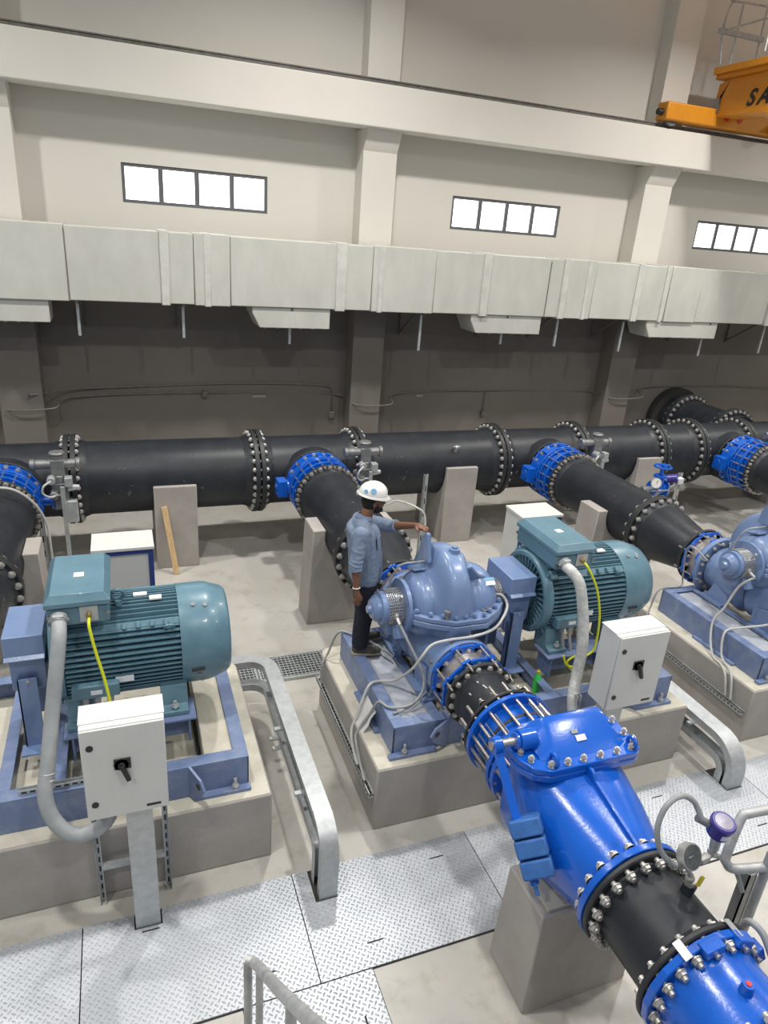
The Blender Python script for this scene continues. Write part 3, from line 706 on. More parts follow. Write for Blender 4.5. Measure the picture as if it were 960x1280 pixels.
# ================================================================== PUMP
def pump(k, label):
    t = thing('split_case_pump', label, 'pump', (ux(k), PY, FZ), group='split case pumps')
    dz = SZ - FZ; xc = .07
    def sstep(a, b, x): x = max(0, min(1, (x - a) / (b - a))); return x*x*(3-2*x)
    def rad(x, th, up):
        # x: -.42...47 relative to xc ; th 0..pi around shaft (0 = +y side, pi = front)
        s = .345 * (max(0., 1 - (abs(x) / .455) ** 5)) ** .5 if abs(x) < .455 else 0
        s = max(s, .13)
        hump = math.exp(-(abs(x + .06) / .14) ** 4.5)
        if up:
            asym = .205 + .0 * math.sin(th) - .11 * max(0, math.cos(PI - th)) ** 3
            v = s + asym * hump
            # scooped gusset right of the hump, near the front top
            v += .15 * math.exp(-(abs(x - .12) / .07) ** 3) * math.exp(-((th - PI * .56) / .24) ** 2) * max(0, 1 - (x + .0) / .26)
            # shallow waists on either side of the hump
            v -= .025 * math.exp(-((abs(x + .06) - .20) / .05) ** 2)
            return v
        v = s * (1.0 - .06 * math.sin(th)) + .15 * hump
        return v
    def half(up):
        g = G(); nx, nt_ = 84, 48; vs = []
        for i in range(nx + 1):
            x = -.455 + .91 * i / nx
            for j in range(nt_ + 1):
                th = PI * j / nt_; r = rad(x, th, up)
                vs.append((xc + x, r * math.cos(th), dz + (r * math.sin(th) if up else -r * math.sin(th))))
        fs = []
        for i in range(nx):
            for j in range(nt_): a = i*(nt_+1)+j; fs.append((a, a+1, a+nt_+2, a+nt_+1))
        fs.append(tuple(range(nt_+1))); fs.append(tuple(range(nx*(nt_+1), (nx+1)*(nt_+1)))); g.add(vs, fs); return g
    up = put('upper_casing', half(True), M['pump'], t, sharp=50)
    put('lower_casing', half(False), M['pump'], t, sharp=50)
    outline = [(-.44, -.27), (-.33, -.36), (-.12, -.475), (.18, -.475), (.36, -.36), (.46, -.25), (.46, .25), (.36, .36), (.18, .475), (-.12, .475), (-.33, .36), (-.44, .27)]
    ol = [(x + xc - .0, y) for x, y in outline]
    fl_ = put('split_flange', G().prism(ol, 'z', dz + .004, dz + .05).prism([(x*1.005, y*1.01) for x, y in ol], 'z', dz - .055, dz - .001), M['pump'], t, bevel=.008)
    pts = []
    for i in range(len(ol)):
        p, q = Vector(ol[i]), Vector(ol[(i+1) % len(ol)]); n = max(1, round((q-p).length / .10))
        for j in range(n): pts.append(p.lerp(q, j / n))
    me = bolt_mesh(.02, .021, 'pump', .0)
    for p in pts:
        if abs(p.x - xc) > .44 and abs(p.y) < .2: continue
        o = bpy.data.objects.new('casing_bolt', me); COL.objects.link(o); o.parent = fl_; q = p * .93; o.location = (q.x, p.y * .92, dz + .062)
    # tap fittings on the split flange, top plug and vent line
    put('drain_fitting', G().cyl((-.12, -.41, dz + .05), (-.12, -.41, dz + .13), .018, None, 10).cyl((-.12, -.41, dz + .11), (-.12, -.41, dz + .135), .03, None, 6), M['iron'], t)
    for rx, ry in ((.36, -.30), (.29, -.34)): put('flange_ring', G().torus((rx, ry, dz + .062), (0, 0, 1), .03, .01, 16, 6), M['iron'], t)
    put('top_plug', G().cyl((xc - .02, -.08, dz + .53), (xc - .02, -.08, dz + .575), .05, None, 18).cyl((xc - .02, -.08, dz + .57), (xc - .02, -.08, dz + .595), .03, None, 6), M['pump'], up, bevel=.003)
    put('lifting_eye', G().prism([(-.06, .46), (.16, .44), (.13, .62), (.06, .71), (.01, .71)], 'x', xc - .262, xc - .225).add([], []), M['pump'], up, bevel=.004).location = (0, 0, dz - .02)
    put('vent_line', G().tube([(xc - .11, -.02, dz + .46), (xc - .16, .0, dz + .44), (xc - .30, .06, dz + .40), (xc - .46, .1, dz + .36), (-.45, .14, dz + .20), (-.46, .14, dz + .1)], .009, 6), M['steel'], t)
    rbm = Matrix.Translation((xc, 0, dz)) @ Matrix.Rotation(R(28), 4, 'X')
    rg_ = G().prism([(.03, .30), (.03, .515), (.075, .535), (.20, .385), (.30, .33), (.20, .30)], 'y', -.018, .018); rg_.v = [tuple(rbm @ Vector(v)) for v in rg_.v]
    put('casing_rib', rg_, M['pump'], up, bevel=.012)
    put('inspection_cover', G().obox((xc - .27, .10, dz + .315), (.17, .17, .03), (R(-16), 0, 0)), M['pump'], up, bevel=.01)
    put('name_plate', G().obox((xc + .31, -.20, dz + .262), (.115, .002, .075), (R(-53), 0, 0)), M['label'], up)
    put('name_plate_band', G().obox((xc + .31, -.185, dz + .2775), (.115, .003, .028), (R(-53), 0, 0)), M['sticker'], up)
    # nozzles with mounting feet
    nz = PZ - FZ
    put('suction_nozzle', G().lathe((0, .60, nz), (0, -1, 0), [(0, .27), (.06, .27), (.22, .285), (.52, .33), (.60, .26)], 40), M['pump'], t)
    f = put('suction_flange', G().ring((0, .665, nz), (0, 1, 0), -.035, .03, .22, .365, 44), M['pump'], t, bevel=.006)
    bolts(f, (0, .66, nz), 'y', .315, 16, .07, .024, stud=.012)
    put('discharge_nozzle', G().lathe((0, -.52, nz), (0, 1, 0), [(0, .235), (.05, .235), (.2, .25), (.45, .31), (.52, .25)], 40), M['pump'], t)
    f = put('discharge_flange', G().ring((0, -.565, nz), (0, 1, 0), -.028, .03, .19, .315, 44), M['pump'], t, bevel=.006)
    # feet gussets
    for sy in (-1, 1):
        for x in (-.26, .24):
            g = G(); g.prism([(sy*.52, 0), (sy*.18, 0), (sy*.18, .22), (sy*.40, .26), (sy*.47, .06), (sy*.52, .05)], 'x', x - .012, x + .012)
            g.box(x - .07, x + .07, min(sy*.54, sy*.2), max(sy*.54, sy*.2), 0, .022)
            ft = put('pump_foot', g, M['pump'], t, bevel=.003)
            o = bpy.data.objects.new('foot_bolt', bolt_mesh(.02, .02, 'galv', .02)); COL.objects.link(o); o.parent = ft; o.location = (x + .035, sy*.47, .035)
    # bearing housings both ends, mesh guards around the glands
    put('gland_housing', G().lathe((xc - .44, 0, dz), (-1, 0, 0), [(0, .25), (.035, .25), (.04, .14), (.10, .13)], 36), M['pump'], t)
    mg = G()
    for i in range(9): mg.torus((xc - .487 - .0175 * i, 0, dz), (1, 0, 0), .165, .004, 36, 5)
    for i in range(38):
        a = 2*PI*i/38; mg.cyl((xc - .485, .165*math.cos(a), dz + .165*math.sin(a)), (xc - .63, .165*math.cos(a), dz + .165*math.sin(a)), .0035, None, 5)
    put('wire_guard', mg, M['mesh'], t)
    put('bearing_housing', G().lathe((xc - .52, 0, dz), (-1, 0, 0), [(0, .12), (.10, .12), (.105, .155), (.16, .155), (.165, .125), (.20, .12), (.235, .085), (.24, 0)], 32), M['pump'], t)
    put('bearing_bracket', G().obox((xc - .55, 0, dz - .17), (.16, .2, .14)).prism([(-.2, dz - .23), (.2, dz - .23), (.13, dz - .12), (-.13, dz - .12)], 'x', xc - .58, xc - .44), M['pump'], t, bevel=.01)
    put('housing_cap', G().cyl((xc - .755, 0, dz), (xc - .79, 0, dz), .05, .035, 18), M['pump'], t)
    put('gland_fitting', G().cyl((xc - .56, -.16, dz - .02), (xc - .56, -.25, dz - .05), .018, None, 10).sphere((xc - .56, -.15, dz - .01), .03).cyl((xc - .53, -.12, dz + .12), (xc - .53, -.16, dz + .19), .012, None, 8), M['steel'], t)
    mg = G()
    for i in range(6): mg.torus((xc + .46 + .018 * i, 0, dz), (1, 0, 0), .155, .004, 36, 5)
    for i in range(36):
        a = 2*PI*i/36; mg.cyl((xc + .455, .155*math.cos(a), dz + .155*math.sin(a)), (xc + .56, .155*math.cos(a), dz + .155*math.sin(a)), .0035, None, 5)
    put('wire_guard', mg, M['mesh'], t)
    put('shaft_collar', G().lathe((xc + .44, 0, dz), (1, 0, 0), [(0, .13), (.12, .13), (.12, .05), (.16, .05)], 30), M['iron'], t)
    put('bearing_stool', G().box(xc + .40, xc + .43, -.14, .14, 0, dz - .12), M['pump'], t, bevel=.006)
    return t
pump(0, 'light blue split-case pump in the middle, touched by the engineer'); pump(1, 'light blue split-case pump at the right edge')

# ================================================================== COUPLING GUARD
def guard(k, label):
    t = thing('coupling_guard', label, 'coupling guard', (ux(k) + .73, PY, FZ), group='blue coupling guards')
    hx = .135
    top = 1.93 - FZ
    yz = [(-.25, .80), (-.25, top), (.22, top), (.22, .80)]
    g = G()
    g.prism([(-.25, .79), (-.265, .80), (-.25, .82), (-.25, top), (.22, top), (.22, .80)], 'x', -hx, hx)
    put('guard_hood', g, M['frame_guard'] if 'frame_guard' in M else M['pump'], t, bevel=.006)
    put('guard_skirt', G().prism([(-.20, .50), (-.215, .80), (.19, .80), (.19, .50), (.1, .42), (-.1, .42)], 'x', -hx + .02, hx - .01), M['pump'], t, bevel=.006)
    lip = G().obox((0, -.262, .805), (2*hx, .04, .012), (R(35), 0, 0)); put('folded_lip', lip, M['pump'], t, bevel=.003)
    put('guard_leg', G().box(-.075, .06, -.255, -.235, .0, .62).box(-.075, -.06, -.255, -.17, .0, .62), M['pump'], t, bevel=.003)
    put('guard_leg', G().box(-.075, .06, .17, .19, .0, .62), M['pump'], t, bevel=.003)
    ft = put('leg_foot', G().box(-.10, .09, -.36, -.235, 0, .012), M['pump'], t)
    put('guard_screw', G().cyl((.0, -.225, .60), (.0, -.262, .60), .014, None, 8), M['steel'], t)
    return t
guard(-1, 'light blue coupling guard at the left edge, left of the left motor'); guard(0, 'light blue coupling guard between the middle pump and middle motor')

# ================================================================== MOTOR
def motor(k, label):
    t = thing('electric_motor', label, 'motor', (ux(k), PY, FZ), group='teal electric motors')
    dz = SZ - FZ; rB = .325
    x0, x1 = .98, 1.83
    put('stator_core', G().cyl((x0, 0, dz), (x1, 0, dz), rB - .055, None, 48), M['motor_shade'], t)
    # cooling fins: horizontal blades following the barrel (squarish fin envelope)
    g = G(); n = 14
    for sgn in (-1, 1):
        for i in range(n):
            z = -.27 + .54 * i / (n - 1)
            yo = math.sqrt(max(.0, .40**2 - z*z)); yi = math.sqrt(max(.0, (rB-.07)**2 - z*z))
            g.box(x0 + .02, x1 - .01, min(sgn*yi, sgn*yo), max(sgn*yi, sgn*yo), dz + z - .0055, dz + z + .0055)
    for up_ in (1, -1):
        for i in range(14):
            y = -.24 + .48 * i / 13
            zo = math.sqrt(.40**2 - y*y); zi = math.sqrt(max(0, (rB-.07)**2 - y*y))
            g.box(x0 + .02, x1 - .01, y - .0055, y + .0055, min(dz + up_*zi, dz + up_*zo), max(dz + up_*zi, dz + up_*zo))
    fo = put('cooling_fins', g, M['motor'], t); fo['kind'] = 'stuff'
    # corner rails between side and top fins with bracket tabs
    g = G()
    for sy in (-1, 1):
        for sz in (-1, 1):
            g = G().obox(((x0+x1)/2, sy*.272, dz + sz*.272), (x1-x0-.02, .07, .03), (R(45)*sy*-sz, 0, 0))
            if (sy, sz) == (-1, 1):
                for x in (1.42, 1.52, 1.62, 1.72): g.obox((x, -.292, dz + .292), (.03, .05, .035), (R(45), 0, 0))
            put('frame_rail', g, M['motor'], t, bevel=.005)
    # end shields
    put('drive_end_shield', G().lathe((.90, 0, dz), (1, 0, 0), [(.0, .14), (.04, .19), (.055, .21), (.055, .335), (.01, .345), (.0, .36), (.0, .39), (.015, .405), (.09, .405), (.11, .34)], 48), M['motor'], t)
    rg = G()
    for i in range(36):
        a = 2*PI*i/36; rg.beam((.94, .20*math.cos(a), dz + .20*math.sin(a)), (.935, .35*math.cos(a), dz + .35*math.sin(a)), .014, .05, (1, 0, 0))
    put('shield_rib', rg, M['motor'], t)
    for sy, sz in ((-1, 1), (1, 1), (-1, -1), (1, -1)):
        put('corner_boss', G().obox((1.0, sy*.28, dz + sz*.29), (.07, .09, .09), (R(45), 0, 0)).cyl((.955, sy*.29, dz + sz*.30), (.94, sy*.29, dz + sz*.30), .02, None, 6), M['motor'], t, bevel=.008)
    put('bearing_cap', G().lathe((.86, 0, dz), (1, 0, 0), [(0, .10), (.02, .13), (.06, .14)], 30), M['motor'], t)
    put('motor_shaft', G().cyl((.76, 0, dz), (.90, 0, dz), .055, None, 24), M['steel'], t)
    # fan cowl
    cw = put('fan_cowl', G().lathe((1.82, 0, dz), (1, 0, 0), [(0, .395), (0, .405), (.20, .405), (.24, .398), (.36, .355), (.385, .33), (.39, .27), (.37, .26)], 56), M['motor'], t, sharp=45)
    gr = G()
    for r_ in (.06, .11, .16, .21, .25): gr.torus((2.20, 0, dz), (1, 0, 0), r_, .006, 30, 5)
    for i in range(4): a = PI*i/4; gr.cyl((2.20, .26*math.cos(a), dz + .26*math.sin(a)), (2.20, -.26*math.cos(a), dz - .26*math.sin(a)), .006, None, 5)
    put('cowl_grille', gr, M['motor'], cw); put('cowl_back', G().cyl((2.14, 0, dz), (2.15, 0, dz), .27, None, 30), M['black'], cw)
    for a, x in ((R(118), 1.93), (R(205), 1.95), (R(120), 2.02), (R(222), 1.98)):
        y, z = .402*math.cos(a), .402*math.sin(a)
        put('cowl_screw', G().cyl((x, y*.985, dz + z*.985), (x, y*1.03, dz + z*1.03), .017, None, 8), M['iron'], cw)
    put('cowl_handle', G().beam((1.89, -.392, dz - .11), (1.99, -.392, dz - .105), .03, .02), M['black'], cw, bevel=.004)
    # terminal box
    tb = put('terminal_box', G().prism([(-.40, .41), (-.40, .545), (-.37, .575), (.26, .575), (.29, .545), (.29, .41)], 'x', .925, 1.335).box(.97, 1.29, -.26, .2, .34, .42), M['motor'], t, bevel=.02)
    tb.location = (0, 0, dz - .0)
    lid = G(); lid.loft([[(x, y, dz + z) for x, y in ((.925 + i, -.40 + i), (1.335 - i, -.40 + i), (1.335 - i, .29 - i), (.925 + i, .29 - i))] for i, z in ((-.012, .565), (-.012, .60), (.03, .655), (.035, .655))])
    lo = put('box_lid', lid, M['motor'], t, bevel=.006)
    for sx in (.94, 1.32):
        for sy in (-.405, .295): put('lid_screw', G().cyl((sx, sy, dz + .49), (sx, sy + (-.016 if sy < 0 else .016), dz + .49), .016, None, 8), M['iron'], tb).location = (0, 0, -dz)
    put('warning_sticker', G().box(1.10, 1.17, -.12, -.05, dz + .6555, dz + .657), M['gaugewhite'], lo)
    gp = put('gland_plate', G().box(1.14, 1.26, -.408, -.402, dz + .44, dz + .56), M['galv'], t)
    put('cable_gland', G().cyl((1.005, -.40, dz + .50), (1.005, -.45, dz + .475), .058, .052, 16).cyl((1.005, -.42, dz + .49), (1.005, -.44, dz + .48), .066, None, 6), M['flexgrey'], t)
    put('earth_gland', G().cyl((1.20, -.408, dz + .50), (1.20, -.44, dz + .49), .02, None, 10), M['brass'], gp)
    # eye bolts
    put('eye_bolt', G().torus((1.39, -.12, dz + .475), (0, 1, .2), .045, .014, 24, 8).cyl((1.39, -.12, dz + .385), (1.39, -.12, dz + .43), .028, None, 12), M['motor'], t)
    put('eye_bolt', G().torus((1.74, -.335, dz + .275), (0, 1, 1), .034, .012, 24, 8).cyl((1.74, -.27, dz + .24), (1.74, -.31, dz + .26), .03, None, 12), M['motor'], t)
    put('paper_label', G().obox((1.55, -.02, dz + .405), (.10, .05, .012)).obox((1.66, -.09, dz + .402), (.09, .06, .012)), M['gaugewhite'], t)
    put('rating_plate', G().obox((1.40, -.392, dz - .10), (.13, .008, .05)), M['label'], t)
    # heater junction boxes low on the front with three leads
    jb = put('auxiliary_box', G().box(1.03, 1.36, -.45, -.34, dz - .20, dz - .09), M['motor'], t, bevel=.01)
    put('box_plate', G().box(1.16, 1.24, -.453, -.45, dz - .165, dz - .13), M['label'], jb)
    for i, x in enumerate((1.12, 1.20, 1.29)):
        put('heater_lead', G().cyl((x, -.42, dz - .20), (x, -.42, dz - .25), .024, None, 10).tube([(x, -.42, dz - .22), (x + .02, -.44, dz - .36), (x + .05, -.45, dz - .52), (x + .04, -.35, dz - .64)], .016, 8), M['cable'], t)
    # feet and stools
    for x in (1.08, 1.75):
        for sy in (-1, 1):
            g = G(); g.prism([(sy*.20, -.33), (sy*.30, -.22), (sy*.37, -.24), (sy*.40, -.40), (sy*.47, -.42), (sy*.47, -.46), (sy*.2, -.46)], 'x', x - .10, x + .10)
            f = put('motor_foot', g, M['motor'], t, bevel=.006, loc=(0, 0, dz))
            o = bpy.data.objects.new('foot_bolt', bolt_mesh(.03, .026, 'galv', .025)); COL.objects.link(o); o.parent = f; o.location = (x, sy*.435, -.405)
    for sy in (-1, 1):
        s = G(); s.box(.95, 1.90, min(sy*.26, sy*.52), max(sy*.26, sy*.52), dz - .482, dz - .462); s.box(.99, 1.86, sy*.39 - .01, sy*.39 + .01, 0, dz - .482)
        for x in (1.0, 1.28, 1.58, 1.84): s.box(x, x + .015, min(sy*.28, sy*.50), max(sy*.28, sy*.50), 0, dz - .482)
        put('motor_stool', s, M['frame'], t, bevel=.003)
    return t
motor(-1, 'big teal electric motor at the left with a grey flexible conduit'); motor(0, 'teal electric motor right of the middle pump')

# ================================================================== DISCHARGE LINE OF THE MIDDLE PUMP
XB = ux(0)
small_joint('pump_coupling', 'blue ring coupling on the discharge side of the middle pump, in front', (XB, 4.33, PZ), 'blue pump couplings', rf=.315, rin=.235, n=14, Lh=.12)
t = thing('discharge_pipe', 'short black discharge pipe between the middle pump and the big blue coupling', 'pipe', (XB, 3.95, PZ))
put('pipe_barrel', G().lathe((0, -.25, 0), (0, 1, 0), [(0, .22), (0, .245), (.44, .235), (.44, .20)], 52), M['hdpe'], t)
f = flange(t, (0, .20, 0), 'y', .22, .305, .04); bolts(f, (0, .185, 0), 'y', .268, 16, .03, .024, stud=0)
put('stub_collar', G().lathe((0, .18, 0), (0, -1, 0), [(0, .26), (.03, .255), (.05, .236)], 48), M['hdpe'], t)
flange(t, (0, -.245, 0), 'y', .23, .355, .03)
sm = G()
for a, y, l in ((2.0, .08, .02), (1.9, .0, .05), (1.85, -.1, .03), (2.45, .03, .025)):
    r_ = .2425; sm.obox((r_*math.cos(a), y, r_*math.sin(a)), (.012, l, .003), (0, -a + PI/2, .3))
put('chalk_mark', sm, M['stain'], t)

t = thing('dismantling_joint', 'large blue dismantling joint with long steel tie rods before the check valve', 'pipe coupling', (XB, 3.47, PZ))
put('sleeve', G().lathe((0, .19, 0), (0, -1, 0), [(0, .25), (0, .305), (.03, .31), (.05, .285), (.16, .285), (.18, .31), (.22, .31), (.24, .29), (.34, .29), (.34, .26)], 52), M['blue'], t)
put('joint_ring', G().ring((0, .165, 0), (0, 1, 0), -.018, .018, .28, .365, 52), M['blue'], t, bevel=.004)
put('gland_ring', G().ring((0, .0, 0), (0, 1, 0), -.014, .014, .285, .315, 52), M['blackfl'], t, bevel=.004)
put('joint_ring', G().ring((0, -.145, 0), (0, 1, 0), -.018, .018, .28, .365, 52), M['blue'], t, bevel=.004)
me = bolt_mesh(.415, .021, 'rod', .05)
for i in range(18):
    a = 2*PI*(i+.5)/18
    o = bpy.data.objects.new('tie_rod', bolt_mesh(.44, .025, 'rod', .03 + .08 * (i % 3 != 0))); COL.objects.link(o); o.parent = t
    o.location = (.333*math.cos(a), .01 + (.03 if i % 3 == 0 else 0), .333*math.sin(a)); o.rotation_euler = (PI/2, 0, 0)
sr = G()
for i in range(20):
    a = 2*PI*i/20; sr.cyl((.32*math.cos(a), .12, .32*math.sin(a)), (.32*math.cos(a), -.1, .32*math.sin(a)), .006, None, 6)
put('gland_stud', sr, M['iron'], t)

# ---- check valve
cv = thing('check_valve', 'large bright blue swing check valve with lever and weights in the foreground', 'valve', (XB, 2.73, PZ))
def sup(cx, cz, rx, rz, ex, y, n=48):
    o = []
    for i in range(n):
        a = 2*PI*i/n; c, s = math.cos(a), math.sin(a)
        o.append((cx + rx * math.copysign(abs(c) ** (2/ex), c), y, cz + rz * math.copysign(abs(s) ** (2/ex), s)))
    return o
secs = []
for y, rx, ztop, zbot, ex in ((.53, .28, .28, -.28, 2), (.47, .28, .28, -.28, 2), (.42, .33, .36, -.31, 2.4), (.34, .385, .415, -.34, 3.4), (.10, .395, .42, -.35, 3.4), (.02, .395, .415, -.355, 3.0), (-.20, .37, .375, -.345, 2.6), (-.44, .325, .325, -.32, 2.1), (-.54, .31, .31, -.31, 2)):
    secs.append(sup(0, (ztop + zbot)/2, rx, (ztop - zbot)/2, ex, y))
put('valve_body', G().loft(secs), M['blue'], cv, sharp=60)
f = put('inlet_flange', G().ring((0, .535, 0), (0, 1, 0), -.02, .02, .2, .36, 52), M['blue'], cv, bevel=.005)
f = put('outlet_flange', G().ring((0, -.55, 0), (0, 1, 0), -.022, .022, .2, .365, 52), M['blue'], cv, bevel=.005)
bolts(f, (0, -.578, 0), 'y', .325, 20, .13, .03, stud=.012)
put('body_rib', G().prism([(.0, .40), (.0, .47), (-.05, .47), (-.09, .43), (-.30, .385), (-.53, .33), (-.53, .30), (-.2, .36)], 'x', -.012, .012).torus((0, -.03, .43), (1, 0, 0), .035, .014, 16, 8), M['blue'], cv, bevel=.003)
oc = [(-.45, .24), (-.44, .15), (-.38, .05), (-.28, .0), (.36, .0), (.42, .03), (.44, .09), (.44, .34), (.35, .42), (-.33, .42), (-.45, .34)]
cf = put('cover_flange', G().prism(oc, 'z', .40, .448).prism(oc, 'z', .452, .50), M['blue'], cv, bevel=.008)
me = bolt_mesh(.02, .019, 'steel', .008)
for p in [(-.37, .12), (-.27, .04), (-.15, .035), (-.03, .035), (.10, .035), (.23, .035), (.35, .04), (.41, .10), (.40, .18), (.40, .31), (-.40, .20), (-.40, .31), (-.30, .375), (-.15, .375), (0, .375), (.15, .375), (.30, .375)]:
    o = bpy.data.objects.new('cover_bolt', me); COL.objects.link(o); o.parent = cf; o.location = (p[0], p[1], .512)
bn = G()
def wedge(x, s): return [(x, y*1.0, z) for y, z in ((.075 + .03*s, .50), (.10 + .03*s, .515), (.27, .62 - .11*s), (.34, .63 - .12*s), (.38, .60 - .09*s), (.385, .50))]
bn.loft([wedge(-.31, 1), wedge(-.20, .12), wedge(-.16, 0), wedge(.26, 0), wedge(.29, .1), wedge(.35, 1)])
b_ = put('bonnet', bn, M['blue'], cv, bevel=.012)
put('bonnet_label', G().obox((.03, .165, .562), (.075, .04, .003), (R(32), 0, 0)), M['label'], b_)
put('bonnet_tag', G().obox((.0, .205, .587), (.05, .028, .003), (R(32), 0, 0)), M['cable'], b_)
for x in (-.24, .37): put('lifting_ring', G().torus((x, .06, .525), (1, 0, 0), .04, .014, 20, 8), M['blue'], cv)
hb = put('hinge_boss', G().cyl((-.28, .25, .565), (-.40, .25, .565), .07, None, 24).cyl((-.40, .25, .565), (-.425, .25, .565), .055, None, 20), M['blue'], cv, bevel=.006)
put('hinge_shaft', G().cyl((-.41, .25, .565), (-.60, .25, .565), .028, None, 16), M['rod'], cv)
LT = Vector((-.56, .25, .565)); LB = Vector((-.50, -.30, -.06)); ld = (LB - LT).normalized()
lv = put('lever_arm', G().beam(LT, LB, .022, .06, (1, 0, 0)).cyl((-.59, .25, .565), (-.53, .25, .565), .055, None, 20), M['blue'], cv, bevel=.005)
for i in range(3):
    c = LB - ld * (.04 + .115 * (2 - i)) if False else LT + ld * (.50 + .118 * i)
    g = G(); ang = math.atan2(-ld.z, -ld.y)
    mw = Matrix.Translation((c.x + .055, c.y, c.z)) @ axmat(ld) @ Matrix.Rotation(R(38), 4, 'Z')
    g.box(-.098, .098, -.098, .098, -.053, .053); g.v = [tuple(mw @ Vector(v)) for v in g.v]
    w_ = put('counterweight', g, M['blue_dull'], cv, bevel=.012)
put('counterweight_bolt', G().cyl(LB - ld*.02, LB + ld*.06, .014, None, 8), M['blue_dull'], cv)
put('side_plug', G().cyl((-.37, -.12, .02), (-.41, -.13, .02), .03, None, 6).cyl((-.38, .2, .1), (-.41, .2, .1), .025, None, 10), M['blue'], cv)

# ---- valve pedestal
t = thing('valve_pedestal', 'tapered grey concrete pedestal under the blue check valve', 'pedestal', (XB, 2.55, 0))
g = G(); rr = .33
g.loft([[(-.42, -.17, 0), (.42, -.17, 0), (.42, .30, 0), (-.42, .30, 0)], [(-.40, -.14, .88), (.40, -.14, .88), (.40, .27, .88), (-.40, .27, .88)]])
put('concrete_block', g, M['plinth'], t, bevel=.012)
put('saddle_shim', G().box(-.34, .34, -.11, .24, .881, .902), M['grout'], t)
t = thing('pipe_pedestal', 'grey concrete block under the lower black spool at the bottom edge', 'pedestal', (XB, 1.5, 0), group='concrete pedestals')
put('concrete_block', G().box(-.40, .40, -.35, -.05, 0, .88), M['plinth'], t, bevel=.012)

# ---- lower spool with instruments
t = thing('discharge_pipe', 'dusty black discharge pipe below the check valve carrying the gauges', 'pipe', (XB, 1.9, PZ))
put('pipe_barrel', G().lathe((0, -.24, 0), (0, 1, 0), [(0, .25), (0, .285), (.48, .285), (.48, .25)], 56), M['hdpe'], t)
for yy in (.235, -.235):
    flange(t, (0, yy, 0), 'y', .27, .36, .035)
    put('stub_collar', G().lathe((0, yy, 0), (0, -1 if yy > 0 else 1, 0), [(0, .31), (.035, .308), (.06, .287)], 48), M['hdpe'], t)
put('threaded_boss', G().cyl((.10, .02, .24), (.125, .02, .325), .035, None, 16), M['hdpe'], t)

# ---- lower blue valve, pipe beyond
t = thing('butterfly_valve', 'blue valve with heavy bolts at the bottom right corner', 'valve', (XB, 1.38, PZ))
put('valve_body', G().lathe((0, .22, 0), (0, -1, 0), [(0, .30), (.04, .305), (.12, .295), (.32, .295), (.40, .305), (.44, .30)], 56), M['blue'], t)
pts = []
for i in range(16):
    a = 2*PI*(i+.5)/16; pts.append((.375*math.cos(a), .375*math.sin(a)))
f = put('valve_flange', G().ring((0, .235, 0), (0, 1, 0), -.022, .022, .25, .362, 20), M['blue'], t, bevel=.006, sharp=12)
bolts(f, (0, .245, 0), 'y', .325, 20, .09, .029, stud=.02)
f2 = put('valve_flange', G().ring((0, -.20, 0), (0, 1, 0), -.022, .022, .25, .362, 20), M['blue'], t, bevel=.006, sharp=12)
bolts(f2, (0, -.20, 0), 'y', .325, 20, .08, .029, stud=.02)
pd = G()
for a in (R(100), R(64), R(28)): put('flange_pad', G().obox((.345*math.cos(a), .205, .345*math.sin(a)), (.055, .07, .12), (0, -a, 0)), M['blue'], t, bevel=.006)
np_ = put('plug_nipple', G().cyl((-.03, -.0, .29), (-.03, -.0, .345), .036, .028, 18), M['blue'], t)
put('plug_cap', G().cyl((-.03, -.0, .345), (-.03, -.0, .35), .014, None, 12), M['red'], np_)
for a in (R(122), R(70)): put('earthing_strap', G().obox((.372*math.cos(a), .25, .372*math.sin(a)), (.004, .10, .045), (0, -a, 0)), M['galv'], t)
put('neck', G().cyl((.28, 0, .05), (.44, 0, .08), .09, None, 20).cyl((.42, 0, .075), (.47, 0, .085), .14, None, 20), M['blue'], t)
put('gearbox', G().obox((.56, .0, .10), (.18, .24, .26)), M['iron'], t, bevel=.02)
t = thing('discharge_pipe', 'black pipe beyond the lower blue valve, almost outside the frame', 'pipe', (XB, .9, PZ))
put('pipe_barrel', G().lathe((0, -.24, 0), (0, 1, 0), [(0, .25), (0, .285), (.50, .285), (.50, .25)], 48), M['hdpe'], t); flange(t, (0, .25, 0), 'y', .27, .36, .035)

# ---- pressure gauge, transmitter, needle valve
def pt(px, y, z): return (px, y, z)
t = thing('pressure_gauge', 'round steel pressure gauge with dark face on the lower black pipe', 'gauge', (2.76, 1.92, 1.53))
put('isolating_valve', G().cyl((0, 0, .02), (-.015, .0, .13), .017, None, 12).sphere((-.01, 0, .10), .026).cyl((.0, 0, .05), (0, 0, .075), .03, None, 6), M['steel'], t)
put('valve_handle', G().obox((.03, -.035, .10), (.022, .014, .065), (0, .3, 0)), M['handyellow'], t)
put('manifold', G().tube([(-.015, 0, .13), (-.03, .01, .16), (-.02, .02, .19)], .014, 10).cyl((-.09, .02, .19), (.06, .02, .19), .017, None, 12).cyl((.05, .02, .19), (.10, .02, .20), .026, None, 8).cyl((-.03, .02, .18), (-.03, .02, .21), .026, None, 6), M['steel'], t)
put('stem', G().cyl((-.09, .02, .19), (-.10, .01, .25), .012, None, 10), M['steel'], t)
nd = Vector((.10, -.85, .52)).normalized(); c = Vector((-.085, -.01, .30))
put('gauge_case', G().lathe(c - nd*.035, nd, [(0, .05), (.008, .066), (.05, .07), (.056, .07), (.058, .063)], 32), M['steel'], t)
dl = put('gauge_dial', G().lathe(c - nd*.035, nd, [(.0605, .0), (.0595, .0635)], 32), M['gaugedark'], t)
cb = c + nd * .027
